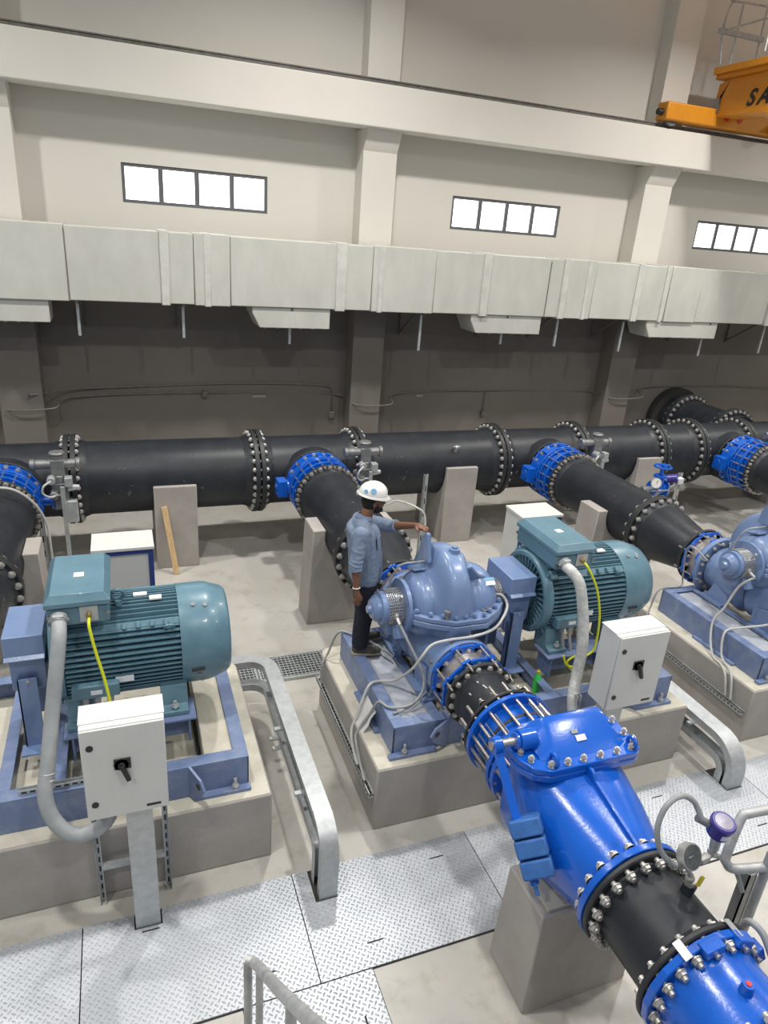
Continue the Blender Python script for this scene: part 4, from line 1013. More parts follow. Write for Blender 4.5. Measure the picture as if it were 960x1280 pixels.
put('gauge_needle', G().beam(cb - Vector((.03, .0, -.005)), cb + Vector((.03, .012, .004)), .004, .002), M['cable'], dl)

t = thing('pressure_transmitter', 'violet round pressure transmitter standing beside the gauge', 'transmitter', (2.89, 1.95, 1.70))
put('fitting', G().tube([(-.03, 0, .015), (.01, 0, .03), (.015, .0, .08)], .018, 10).cyl((.015, 0, .03), (.015, 0, .055), .028, None, 6), M['steel'], t)
put('neck', G().cyl((.015, 0, .07), (.01, .0, .17), .026, .03, 16), M['galv'], t)
nd2 = Vector((-.06, -.20, .97)).normalized(); c2 = Vector((.01, .0, .22))
put('housing', G().lathe(c2 - nd2*.05, nd2, [(0, .05), (.01, .062), (.085, .062), (.09, .066), (.10, .066)], 36), M['violet'], t, bevel=.003)
put('cover_ring', G().lathe(c2 - nd2*.05, nd2, [(.09, .068), (.105, .068), (.115, .06), (.115, .05)], 36), M['violet'], t)
put('cover_glass', G().lathe(c2 - nd2*.05, nd2, [(.118, .0), (.1165, .048)], 30), M['lens'], t)
put('side_label', G().lathe(c2 - nd2*.05, nd2, [(.03, .0635), (.07, .0635)], 12, a0=-1.9, a1=-.9), M['label'], t)
put('cable_entry', G().cyl((-.05, .03, .24), (-.11, .06, .27), .022, None, 12), M['iron'], t)
tag(put('flexible_conduit', G().tube([(2.80, 2.0, 1.97), (2.76, 2.04, 2.06), (2.66, 2.05, 2.12), (2.56, 2.04, 2.08), (2.52, 2.02, 1.96), (2.56, 2.0, 1.82), (2.62, 1.97, 1.74), (2.66, 1.95, 1.72)], .016, 10), M['flexgrey']), 'grey flexible conduit looping from the violet transmitter behind the gauge', 'conduit')
tag(put('flexible_conduit', G().tube([(2.86, 1.94, 1.70), (2.98, 2.0, 1.64), (3.14, 2.03, 1.52), (3.24, 2.0, 1.42), (3.28, 1.95, 1.30)], .015, 10), M['flexgrey']), 'grey flexible conduit from the gauge manifold to the black floor post', 'conduit')

# ---- floor posts to the right
t = thing('cable_post', 'dark channel post standing in the floor right of the lower black pipe', 'post', (3.33, 1.98, 0))
put('post_channel', G().box(-.03, .03, -.03, -.022, 0, 1.42).box(-.03, -.022, -.03, .03, 0, 1.42).box(.022, .03, -.03, .03, 0, 1.42), M['iron'], t)
put('post_channel', G().box(.045, .09, -.02, .03, 0, 1.38), M['galv'], t); put('foot_plate', G().box(-.08, .12, -.08, .08, 0, .01), M['galv'], t)
tag(put('flexible_conduit', G().tube([(2.08, 1.47, 2.26), (2.14, 1.42, 2.27), (2.24, 1.33, 2.14), (2.34, 1.24, 1.9), (2.5, 1.15, 1.72), (2.7, 1.2, 1.5), (2.95, 1.3, 1.35)], .017, 10), M['flexgrey']).copy() if False else put('flexible_conduit', G().tube([(3.05, 1.75, 1.34), (2.98, 1.68, 1.50), (2.99, 1.60, 1.50), (3.0, 1.5, 1.40), (3.0, 1.4, 1.36), (3.02, 1.3, 1.34)], .02, 10), M['flexgrey']), 'grey hose curving over the lower blue valve at the right edge', 'hose')

# ---- stair rails
t = thing('stair_handrail', 'galvanised stair handrail rising towards the viewer at the bottom edge', 'handrail', (.40, 1.5, 0))
put('top_rail', G().tube([(-.03, .70, 1.60), (.0, .62, 1.66), (.0, .1, 2.23), (.0, -.62, 3.05)], .024, 14, 6), M['handrail'], t)
for y, z in ((.70, 1.60), (.0, 2.33), (-.5, 2.9)): put('rail_post', G().cyl((0 if y < .6 else -.03, y, 0), (0 if y < .6 else -.03, y, z), .021, None, 14), M['handrail'], t)
put('mid_rail', G().cyl((.0, .66, 1.02), (0, -.6, 2.45), .018, None, 12), M['handrail'], t)
put('rail_post', G().cyl((.01, .62, 0), (.01, .62, 1.65), .018, None, 14), M['handrail'], t)
for y, z in ((.5, .25), (.2, .58), (-.1, .91), (-.4, 1.24)):
    put('stair_tread', G().box(.10, .85, y - .13, y + .13, z, z + .035), M['galv'], t)
put('stringer', G().beam((.07, .72, .02), (.07, -.7, 1.58), .03, .18, (1, 0, 0)), M['handrail'], t)
HRX, HRY = 3.240, 1.847
POSTX, POSTY, POSTZ = 3.240, 1.847, 1.742
RAILPTS = [(0.247, 0.064, 1.995), (0.031, 0.122, 1.929), (-0.073, 0.151, 1.9), (-0.117, 0.156, 1.872), (-0.207, 0.107, 1.677), (-0.211, 0.09, 1.635), (-0.17, 0.061, 1.605), (0.009, 0.0, 1.631), (0.223, -0.069, 1.668)]
t = thing('platform_handrail', 'bent grey tube handrail at the lower right edge', 'handrail', (HRX, HRY, 0))
put('rail_tube', G().tube(RAILPTS, .027, 12, 5), M['handrail'], t)
put('rail_post', G().cyl((POSTX - HRX, POSTY - HRY, POSTZ), (POSTX - HRX, POSTY - HRY, .0), .026, None, 12), M['handrail'], t)

# ================================================================== ENCLOSURES, POSTS, STRUT FRAMES
def enclosure(x, y, z0, label, k):
    t = thing('isolator_enclosure', label, 'electrical enclosure', (x, y, z0), group='light grey isolator enclosures')
    w_, h_, d_ = .50, .71, .24
    put('enclosure_body', G().box(-w_/2, w_/2, .012, d_, 0, h_), M['panelw'], t, bevel=.006)
    dr = put('door', G().box(-w_/2 + .003, w_/2 - .003, -.008, .009, .003, h_ - .003), M['panelw'], t, bevel=.004)
    put('door_gasket', G().box(-w_/2 + .006, w_/2 - .006, .0085, .0125, .006, h_ - .006), M['black'], t)
    put('rain_hood', G().box(-w_/2 - .004, w_/2 + .004, .06, d_ + .01, h_ - .002, h_ + .006), M['panelw'], t, bevel=.002)
    for z in (.13, .58): 
        lk = put('door_lock', G().cyl((-w_/2 + .055, -.008, z), (-w_/2 + .055, -.016, z), .021, None, 18), M['black'], dr)
    sw = put('isolator_switch', G().cyl((-.02, -.008, .42), (-.02, -.018, .42), .048, None, 8).box(-.065, .035, -.018, -.008, .385, .465), M['black'], t, bevel=.003)
    put('switch_handle', G().beam((-.02, -.035, .43), (.018, -.04, .31), .03, .028, (1, 0, 0)).cyl((-.02, -.018, .42), (-.02, -.035, .42), .022, None, 12), M['black'], sw, bevel=.004)
    put('maker_badge', G().box(.11, .20, -.0095, -.007, .035, .055), M['black'], dr)
    return t
def post(x, y, h, label):
    t = thing('enclosure_post', label, 'post', (x, y, 0), group='galvanised enclosure posts')
    put('post_channel', G().box(-.085, .085, -.05, -.046, 0.004, h).box(-.085, -.081, -.046, .05, .004, h).box(.081, .085, -.046, .05, .004, h), M['galv'], t)
    return t
enclosure(-.145, 3.70, 1.17, 'light grey isolator box with black switch in front of the left motor', 0)
post(-.085, 3.81, 1.55, 'wide galvanised post under the left isolator box')
enclosure(3.86, 3.70, 1.22, 'light grey isolator box with black switch between check valve and middle motor', 1)
post(3.96, 3.99, 1.55, 'wide galvanised post behind the right isolator box')
def strutframe(x0, x1, y, h, label):
    t = thing('strut_frame', label, 'support frame', ((x0+x1)/2, y, 0), group='slotted strut frames')
    hw = (x1 - x0)/2
    for sx in (-1, 1):
        g = G().box(sx*hw - .02, sx*hw + .02, .02, .024, 0, h).box(sx*hw - .02, sx*hw - .017, -.02, .024, 0, h).box(sx*hw + .017, sx*hw + .02, -.02, .024, 0, h)
        u = put('upright', g, M['galv'], t)
        sl = G()
        for i in range(int(h / .09)): sl.box(sx*hw - .006, sx*hw + .006, .0175, .0205, .04 + i*.09, .09 + i*.09)
        o = put('strut_slots', sl, M['black'], u); o['kind'] = 'stuff'
    for z in (.38, .93): put('cross_rail', G().box(-hw + .02, hw - .02, -.02, .02, z, z + .012).box(-hw + .02, hw - .02, -.02, -.016, z - .03, z).box(-hw + .02, hw - .02, .016, .02, z - .03, z), M['galv'], t)
    return t
strutframe(-.39, .08, 4.05, 1.12, 'slotted steel strut frame behind the left isolator box')
strutframe(3.62, 4.1, 4.05, 1.12, 'slotted steel strut frame behind the right isolator box')

# large flexible conduits
tag(put('flexible_conduit', G().tube([(-.525, 4.60, 2.12), (-.525, 4.50, 2.07), (-.55, 4.42, 1.9), (-.60, 4.30, 1.6), (-.64, 4.13, 1.33), (-.67, 4.02, 1.15), (-.62, 3.94, .99), (-.50, 3.88, .90), (-.36, 3.86, .93), (-.28, 3.85, 1.03), (-.26, 3.85, 1.17)], .05, 18), M['flexgrey']), 'thick smooth grey flexible conduit from the left motor to its isolator box', 'conduit')
t = tag(put('conduit_clamp', G().torus((-.655, 4.08, 1.23), (-.1, -.5, -1), .052, .006, 20, 6).torus((-.65, 4.10, 1.27), (-.1, -.5, -1), .052, .006, 20, 6), M['steel']), 'wire ties around the thick grey conduit of the left motor', 'clamp')
tag(put('flexible_conduit', G().tube([(3.655, 4.60, 2.12), (3.67, 4.50, 2.10), (3.71, 4.42, 2.0), (3.74, 4.33, 1.7), (3.73, 4.26, 1.45), (3.68, 4.20, 1.22), (3.62, 4.12, 1.05), (3.62, 4.05, .88), (3.66, 3.98, .84), (3.72, 3.9, .95), (3.74, 3.85, 1.22)], .05, 18), M['flexwrap']), 'thick pale plastic-wrapped conduit hanging from the middle motor', 'conduit')
t2 = tag(put('earth_wire', G().tube([(-.33, 4.60, 2.14), (-.33, 4.54, 2.09), (-.30, 4.50, 1.9), (-.26, 4.46, 1.7), (-.235, 4.42, 1.50), (-.235, 4.38, 1.3), (-.2, 4.4, 1.24)], .011, 8), M['ygreen']), 'yellow-green earth wire hanging from the left motor terminal box', 'wire')
tag(put('earth_wire', G().tube([(3.85, 4.60, 2.14), (3.87, 4.55, 2.10), (3.96, 4.5, 1.92), (4.02, 4.47, 1.7), (4.04, 4.45, 1.5), (4.02, 4.43, 1.3), (3.94, 4.42, 1.24)], .011, 8), M['ygreen']), 'yellow-green earth wire hanging from the middle motor terminal box', 'wire')
tag(put('earth_wire', G().tube([(3.70, 4.45, 1.26), (3.74, 4.43, 1.16), (3.84, 4.42, 1.14), (3.90, 4.42, 1.20), (3.86, 4.42, 1.27), (3.74, 4.43, 1.2), (3.80, 4.42, 1.10)], .010, 8), M['ygreen']), 'short coil of yellow-green wire at the foot of the middle motor', 'wire')

# pump sensor cables
def cable(pts, label, r=.012, m='cable', nm='sensor_cable', cat='cable', g=None): 
    o = put(nm, G().tube(pts, r, 8), M[m]); return tag(o, label, cat, g)
cable([(2.16, 4.80, 1.60), (2.20, 4.72, 1.5), (2.28, 4.62, 1.32), (2.32, 4.55, 1.2), (2.28, 4.48, 1.08), (2.16, 4.45, 1.0), (2.0, 4.5, .97), (1.93, 4.6, .97), (1.87, 4.64, .82), (1.80, 4.66, .68), (1.745, 4.62, .60), (1.735, 4.45, .48), (1.735, 4.30, .40)], 'grey cable from the pump bearing down the plinth corner, upper one')
cable([(3.14, 4.92, 1.72), (3.20, 4.86, 1.74), (3.22, 4.78, 1.67), (3.12, 4.68, 1.60), (2.97, 4.58, 1.57), (2.73, 4.50, 1.585), (2.51, 4.52, 1.57), (2.36, 4.54, 1.53), (2.27, 4.53, 1.43), (2.22, 4.60, 1.26), (2.16, 4.80, 1.02), (2.05, 4.88, .972), (1.94, 4.86, .97), (1.86, 4.82, .84), (1.79, 4.78, .68), (1.745, 4.74, .58), (1.73, 4.62, .48), (1.73, 4.48, .42)], 'light grey cable arching in front of the middle pump', .013, 'lightcable')
cable([(2.30, 5.2, .98), (2.17, 5.5, .98), (2.0, 5.74, .97), (1.90, 5.78, .95), (1.81, 5.78, .72), (1.74, 5.74, .62), (1.73, 5.7, .42)], 'grey cable at the feet of the engineer, dropping over the plinth edge')
cable([(2.0, 4.42, .967), (2.15, 4.46, .965), (2.3, 4.55, .967), (2.42, 4.6, 1.02)], 'short grey cable lying on the middle base frame', .01)
cable([(6.34, 4.80, 1.60), (6.27, 4.9, 1.45), (6.20, 4.95, 1.15), (6.13, 4.98, .99), (6.07, 4.9, .80), (6.0, 4.75, .675), (5.97, 4.6, .668), (5.925, 4.48, .62), (5.915, 4.40, .42)], 'grey cable from the right pump bearing to the plinth strut', .013, 'lightcable')
cable([(7.2, 4.5, 1.35), (6.85, 4.5, 1.22), (6.5, 4.6, 1.1), (6.28, 4.75, 1.0), (6.11, 4.78, .95), (6.04, 4.68, .72), (5.99, 4.5, .668), (5.93, 4.40, .63), (5.915, 4.33, .42)], 'lower grey cable drooping from the right pump to the strut', .013, 'lightcable')
cable([(6.22, 5.35, 1.55), (6.15, 5.55, 1.65), (6.3, 5.75, 1.45), (6.4, 5.80, 1.1), (6.38, 5.78, .97), (6.08, 5.8, .95), (6.0, 5.8, .70), (5.925, 5.75, .62), (5.915, 5.7, .42)], 'grey cable looping behind the right pump suction flange', .011)
cable([(3.62, 8.92, 1.02), (3.75, 8.85, 1.10), (3.95, 8.6, 1.08), (4.08, 8.55, .95), (4.08, 8.5, .6), (4.1, 8.45, .02)], 'pale cable behind the engineer running to a slotted post', .016, 'lightcable')
cable([(-1.6, 8.5, 1.75), (-1.3, 8.5, 1.72), (-1.1, 8.6, 1.5), (-1.0, 8.7, 1.2), (-.98, 8.72, .9), (-.98, 8.72, .03)], 'pale cable curving over the suction pipe at the left edge', .016, 'lightcable')

# slotted floor posts near the header
for i, (x, y, h, lab) in enumerate(((-1.06, 8.80, 1.25, 'slotted galvanised post beside the leftmost blue valve'), (4.12, 8.72, 1.55, 'slotted galvanised post in front of the tall pedestal right of the engineer'),
                       (8.38, 8.15, 1.55, 'slotted galvanised post beside the small blue gate valve'))):
    t = thing('cable_post', lab, 'post', (x, y, 0), group='slotted galvanised posts')
    put('post_channel', G().box(-.03, .03, -.02, -.016, 0, h).box(-.03, -.026, -.02, .03, 0, h).box(.026, .03, -.02, .03, 0, h), M['galv'], t)
    sl = G()
    for j in range(int(h/.2)): sl.box(-.008, .008, -.0215, -.0195, .08 + j*.2, .17 + j*.2)
    put('post_slots', sl, M['black'], t); put('foot_plate', G().box(-.07, .07, -.07, .07, 0, .008), M['galv'], t)

# ================================================================== CABLE TRAYS BETWEEN PLINTHS
def tray_profile(y, z): return (y, z)
def tray(xc, zt, r_b, ynear, yfar, w_, cover, name, label, turn=False, side=.045):
    """horizontal run that bends down to the floor at the near end"""
    t = thing(name, label, 'cable tray', (xc, ynear, 0), group='cable trays beside the plinths')
    path = [(0, .004)] + [(0, max(.02, zt - r_b))] + [(r_b - r_b*math.cos(a), zt - r_b + r_b*math.sin(a)) for a in [PI/2*i/10 for i in range(1, 11)]] + [(yfar - ynear, zt)]
    def strip(xa, xb, off0, off1):
        g = G(); n = len(path); vs = []
        for i, (y, z) in enumerate(path):
            a, b = path[max(i-1, 0)], path[min(i+1, n-1)]
            d = Vector((b[0]-a[0], b[1]-a[1])).normalized(); nn = Vector((-d.y, d.x))
            for o in (off0, off1): 
                for x in (xa, xb): vs.append((x, y + nn.x*o, z + nn.y*o))
        fs = []
        for i in range(n-1):
            q = i*4; p = q+4
            fs += [(q, q+1, p+1, p), (q+2, p+2, p+3, q+3), (q, p, p+2, q+2), (q+1, q+3, p+3, p+1)]
        fs += [(0, 2, 3, 1), ((n-1)*4, (n-1)*4+1, (n-1)*4+3, (n-1)*4+2)]
        g.add(vs, fs); return g
    if cover: put('tray_cover', strip(-w_/2 - .004, w_/2 + .004, .0, .004), M['galv'], t)
    put('tray_side', strip(-w_/2, -w_/2 + .004, -side*1.6, .0), M['galv'], t); put('tray_side', strip(w_/2 - .004, w_/2, -side*1.6, .0), M['galv'], t)
    put('tray_base', strip(-w_/2, w_/2, -side*1.6 - .004, -side*1.6), M['galv'], t)
    if turn:
        g = G(); rr = .16; L = .7; cy = yfar - ynear
        n = 10; vs = []
        ins = lambda a, r: (-(w_/2 + rr) + r*math.cos(a), cy + r*math.sin(a))
        pts = [ins(PI/2*i/n, rr + w_) for i in range(n+1)] + [(-L, cy + rr + w_), (-L, cy + rr)] + [ins(PI/2*i/n, rr) for i in range(n, -1, -1)]
        put('tray_elbow', G().prism(pts, 'z', zt - .07, zt + .004), M['galv'], t)
        for px in (-L + .05,): put('elbow_leg', G().box(px - .02, px + .02, cy + rr + .04, cy + rr + .08, 0, zt - .07), M['galv'], t)
    for y in (1.35 if not cover else .55, (yfar - ynear) * .62):
        put('tray_bracket', G().box(-w_/2 - .075, w_/2 + .01, y, y + .04, zt - side*1.6 - .03, zt - side*1.6 - .006), M['galv'], t)
    return t
tx = ux(-1) + 2.755
tray(tx, .64, .26, 3.60, 5.78, .135, True, 'cable_tray', 'shiny galvanised covered cable tray beside the left motor plinth, bending into the floor', turn=True)
tray(tx - .03, .42, .12, 3.74, 5.70, .10, False, 'cable_tray', 'lower open cable tray under the shiny covered tray', turn=True)
tx2 = ux(0) + 2.70
tray(tx2, .47, .32, 3.60, 6.3, .17, True, 'cable_tray', 'dusty covered cable tray between the middle and right plinths, upper one')
tray(tx2 - .03, .27, .16, 3.70, 6.25, .12, False, 'cable_tray', 'lower dusty cable tray between the middle and right plinths')
def wall_strut(k, y0, y1, label):
    x = ux(k) - .875
    t = thing('slotted_strut', label, 'cable strut', (x, y0, .36), group='slotted struts')
    L = y1 - y0
    put('strut_channel', G().box(-.05, .001, 0, L, -.025, -.021).box(-.05, -.046, 0, L, -.021, .02).box(-.05, -.038, 0, L, .016, .02).box(-.016, .001, 0, L, .016, .02), M['galv'], t)
    s = G(); n = int(L/.05)
    for i in range(n): s.box(-.0515, -.0465, .012 + i*.05, .036 + i*.05, -.006, .008)
    for i in range(n): s.box(-.037, -.017, .012 + i*.05, .036 + i*.05, .0145, .0175)
    o = put('strut_slots', s, M['black'], t); o['kind'] = 'stuff'
    return t
wall_strut(0, 4.16, 5.9, 'slotted steel strut along the left side of the middle plinth'); wall_strut(1, 4.16, 5.9, 'slotted steel strut along the left side of the right plinth')

t = thing('slotted_strut', 'short slotted steel strut lying on the left base frame behind the thick grey conduit', 'cable strut', (-.62, 4.31, FZ), group='slotted struts')
put('strut_channel', G().box(-.26, .26, -.02, .02, .001, .005).box(-.26, .26, -.02, -.016, .005, .04).box(-.26, .26, .016, .02, .005, .04), M['galv'], t)
s = G()
for i in range(9): s.box(-.24 + i*.055, -.205 + i*.055, -.0213, -.0195, .014, .028)
o = put('strut_slots', s, M['black'], t); o['kind'] = 'stuff'

# ================================================================== CABINETS BEHIND THE MOTORS
def cabinet(x, y, label, h=1.58):
    t = thing('control_cabinet', label, 'cabinet', (x, y, 0), group='white and blue control cabinets')
    w_, d_ = .60, .40; hw = w_/2
    put('cabinet_body', G().box(-hw, hw, .02, d_, .08, h), M['panelw'], t, bevel=.006)
    put('door_frame', G().box(-hw, hw, -.02, .018, h - .05, h - .004).box(-hw, hw, -.02, .018, .09, .15).box(-hw, -hw + .05, -.02, .018, .15, h - .05).box(hw - .05, hw, -.02, .018, .15, h - .05), M['cabblue'], t, bevel=.003)
    put('door', G().box(-hw + .052, hw - .052, -.004, .016, .152, h - .052), M['cabgrey'], t)
    put('cabinet_roof', G().box(-hw - .012, hw + .012, -.035, d_ + .01, h, h + .035), M['panelw'], t, bevel=.004)
    put('cabinet_base', G().box(-hw + .02, hw - .02, .03, d_ - .02, 0, .08), M['black'], t)
    return t
cabinet(-.11, 7.0, 'white cabinet with blue door frame behind the left motor', 1.52)
cabinet(5.03, 7.0, 'white cabinet with blue door frame behind the middle motor', 1.50)

# ================================================================== SMALL THINGS
t = thing('timber_stick', 'raw wooden stick leaning against the left grey pedestal', 'stick', (.55, 9.28, 0))
put('stick', G().beam((.01, 0, .0), (-.11, .20, .98), .08, .045, (0, 1, 0)), M['wood'], t, bevel=.004)
t = thing('plastic_bottle', 'green plastic soft drink bottle on the plinth behind the check valve', 'bottle', (3.54, 4.56, PH + .153))
put('bottle_body', G().lathe((0, 0, 0), (0, 0, 1), [(0, .02), (0, .033), (.015, .037), (.10, .036), (.13, .037), (.17, .03), (.20, .016), (.215, .013)], 24), M['green'], t, sharp=50)
put('bottle_cap', G().cyl((0, 0, .213), (0, 0, .235), .016, None, 16), M['handyellow'], t)
t = thing('paper_sheet', 'white paper sheet leaning on the side of the middle base frame', 'paper', (1.90, 4.72, PH + .005))
g = G(); g.loft([[(-.10 + .115*i/3 + .012*math.sin(i*2.), y, .0 + .21*i/3) for y in (-.12, .12)] + [(-.097 + .115*i/3 + .012*math.sin(i*2.), y, .21*i/3 - .001) for y in (.12, -.12)] for i in range(4)])
put('sheet', g, M['paper'], t)
# small blue gate valve and gauge beside the right suction pipe
t = thing('gate_valve', 'small blue gate valve with handwheel under the header', 'valve', (8.66, 8.85, .75))
put('valve_body', G().cyl((-.12, 0, .25), (.12, 0, .25), .09, None, 20).cyl((-.14, 0, .25), (-.115, 0, .25), .15, None, 24).cyl((.115, 0, .25), (.14, 0, .25), .15, None, 24).cyl((0, 0, .2), (0, 0, .47), .09, .07, 16), M['blue'], t, bevel=.006)
put('bonnet', G().cyl((0, 0, .47), (0, 0, .50), .12, None, 16).cyl((0, 0, .5), (0, 0, .62), .04, .03, 12), M['blue'], t)
hwh = put('handwheel', G().torus((0, 0, .66), (0, 0, 1), .14, .018, 28, 8).beam((-.13, 0, .66), (.13, 0, .66), .03, .015).beam((0, -.13, .66), (0, .13, .66), .03, .015).cyl((0, 0, .6), (0, 0, .69), .025, None, 10), M['blue'], t)
put('drain_pipe', G().cyl((.13, 0, .25), (.45, 0, .25), .06, None, 16).cyl((-.13, 0, .25), (-.35, 0, .25), .06, None, 16).cyl((-.3, 0, .25), (-.3, 0, -.75), .05, None, 14), M['iron'], t)
t = thing('pressure_gauge', 'small white-faced pressure gauge on the right suction pipe', 'gauge', (6.83, 6.98, PZ + .40))
put('stem', G().cyl((.0, 0, .0), (0, 0, .2), .014, None, 8).cyl((-.08, 0, .12), (.2, 0, .12), .012, None, 8).cyl((0, 0, .04), (0, 0, .07), .026, None, 6).cyl((.2, 0, .06), (.2, 0, .2), .012, None, 8), M['steel'], t)
put('valve_handle', G().obox((.06, -.03, .03), (.07, .012, .02)), M['handyellow'], t)
nd = Vector((-.35, -.9, .25)).normalized(); c = Vector((-.06, 0, .24))
put('gauge_case', G().lathe(c - nd*.03, nd, [(0, .055), (.045, .075), (.05, .075)], 28), M['steel'], t); put('gauge_dial', G().lathe(c - nd*.03, nd, [(.051, 0), (.0515, .066)], 28), M['gaugewhite'], t)
put('gauge_needle', G().beam(c + nd*.024 + Vector((0, 0, -.02)), c + nd*.024 + Vector((.02, 0, .04)), .006, .003, (0, 1, 0)), M['black'], t)
t = thing('pressure_transmitter', 'small violet transmitter next to the white-faced gauge on the right suction pipe', 'transmitter', (7.03, 6.98, PZ + .60))
put('housing', G().cyl((-.02, .05, .07), (.06, -.05, .11), .06, None, 20).cyl((.02, 0, 0), (.02, 0, .06), .025, None, 10), M['violet'], t); put('side_label', G().obox((.12, -.02, .06), (.1, .08, .09)), M['label'], t, bevel=.01)
cable([(7.15, 6.96, 1.92), (7.3, 7.1, 1.85), (7.65, 7.5, 1.6), (8.0, 7.9, 1.45), (8.3, 8.1, 1.25), (8.33, 8.11, .9)], 'pale cable arching from the violet transmitter to a slotted post', .015, 'lightcable')
# vent fittings on the header
for i, (x, zz) in enumerate(((5.06, .0),)):
    t = thing('air_cock', 'small steel air cock on the header above the tall pedestal', 'fitting', (x, HY - .40, PZ + .33))
    put('cock_body', G().cyl((0, 0, -.02), (0, -.03, .05), .03, None, 12).sphere((0, -.03, .05), .04), M['steel'], t); put('tap_lever', G().cyl((-.06, -.04, .07), (.06, -.04, .07), .012, None, 8), M['galv'], t)

# ================================================================== OVERHEAD CRANE
t = thing('overhead_crane', 'yellow overhead crane carriage with grey guard rails at the top right', 'crane', (9.6, 11.9, 7.06))
ec = put('end_carriage', G().box(.05, 5.2, -.14, .16, .03, .33), M['yellow'], t, bevel=.03)
put('rail_wheel', G().cyl((.28, -.06, .07), (.28, .08, .07), .12, None, 20).cyl((4.6, -.06, .07), (4.6, .08, .07), .12, None, 20), M['iron'], t)
put('buffer', G().cyl((.05, 0, .16), (-.05, 0, .16), .06, .05, 14), M['black'], t)
for x in (2.32 - .9 + .6, 2.45 + .05): pass
for x in (1.45, 1.78): put('axle_cap', G().cyl((x, -.14, .2), (x, -.155, .2), .055, None, 16), M['red'], ec)
put('drive_motor', G().cyl((2.66, -.3, .12), (2.66, -.12, .12), .12, None, 18), M['black'], t)
gd = put('bridge_girder', G().loft([[(x, y, z) for x, z in ((1.22, .30), (1.42, 1.02), (1.75, 1.12), (2.0, 1.12), (2.0, .30))] for y in (-2.3, .1)]), M['yellow'], t, bevel=.01)
# girder seen from its left face, running towards the viewer
COL.objects.unlink(gd); bpy.data.objects.remove(gd)
gd = put('bridge_girder', G().prism([(.12, .20), (.0, .20), (-.04, .74), (-.3, .80), (-8.9, .80), (-8.9, .0), (-2.0, .08), (-.6, .20)], 'x', 1.20, 1.72), M['yellow'], t, bevel=.012)
put('girder_bracket', G().box(1.16, 1.20, -.16, -.04, .25, .50), M['iron'], t)
put('walkway', G().box(1.02, 1.95, -8.9, -.02, .87, .98).box(1.10, 1.86, -8.9, -.02, .80, .87), M['yellow'], t, bevel=.01)
def letter(ch, y):
    cu = bpy.data.curves.new('letter', 'FONT'); cu.body = ch; cu.size = .36; cu.extrude = .003; cu.offset = .01; cu.shear = .25
    tmp = bpy.data.objects.new('letter_outline', cu); COL.objects.link(tmp)
    me_ = bpy.data.meshes.new_from_object(tmp.evaluated_get(bpy.context.evaluated_depsgraph_get())); me_.name = 'letter'
    bpy.data.objects.remove(tmp); me_.materials.clear(); me_.materials.append(M['black'])
    o = bpy.data.objects.new('letter', me_); COL.objects.link(o); o.parent = gd
    o.location = (1.194, y, .30); o.rotation_euler = (PI/2, 0, -PI/2)
letter('S', -.80); letter('A', -1.04)
rl_ = G(); 
for y0_ in (0,):
    rl_.tube([(1.10, -.05, 1.05), (1.00, -.05, 1.55), (1.06, -.05, 1.95), (1.30, -.05, 2.02), (1.9, -.05, 2.05)], .018, 8, 5)
    rl_.cyl((1.32, -.05, 1.06), (1.34, -.05, 2.02), .016, None, 8)
    rl_.cyl((1.9, -.05, 1.06), (1.9, -.05, 2.05), .016, None, 8)
put('guard_rail', rl_, M['handrail'], t)
put('kick_rail', G().box(.90, 1.95, -.10, -.04, 1.50, 1.58), M['galv'], t)
rl_ = G()
rl_.cyl((1.02, -.05, 1.55), (1.02, -8.9, 1.55), .015, None, 8).cyl((1.04, -.05, 2.0), (1.04, -8.9, 2.0), .015, None, 8)
for i in range(1, 9): rl_.cyl((1.04, -1.1*i, 1.06), (1.04, -1.1*i, 2.0), .015, None, 8)
put('walkway_rail', rl_, M['handrail'], t)

# ================================================================== THE ENGINEER
def cap(g, a, b, ra, rb, n=14):
    a, b = Vector(a), Vector(b); L = (b - a).length; d = b - a
    prof = []
    for i in range(7): q = PI/2 * i / 6; prof.append((-ra*math.cos(q), ra*math.sin(q)))
    for i in range(7): q = PI/2 * i / 6; prof.append((L + rb*math.sin(q), rb*math.cos(q)))
    prof[0] = (-ra, 0); prof[-1] = (L + rb, 0)
    return g.lathe(a, d, prof, n)
def chain(g, pts, n=14):
    for i in range(len(pts) - 1): cap(g, pts[i][0], pts[i+1][0], pts[i][1], pts[i+1][1], n)
def fuse(name, g, m, parent, vox=.008, smooth=4):
    o = put(name, g, m, parent)
    r = o.modifiers.new('fuse', 'REMESH'); r.mode = 'VOXEL'; r.voxel_size = vox; r.use_smooth_shade = True
    s = o.modifiers.new('soften', 'SMOOTH'); s.factor = .5; s.iterations = smooth
    return o
ox, oy, oz = 2.06, 5.46, .95
man = thing('person', 'person in white hard hat and blue shirt standing with one hand on the pump', 'person', (ox, oy, oz))
def W(x, y, z): return (x - ox, y - oy, z - oz)
b = G()
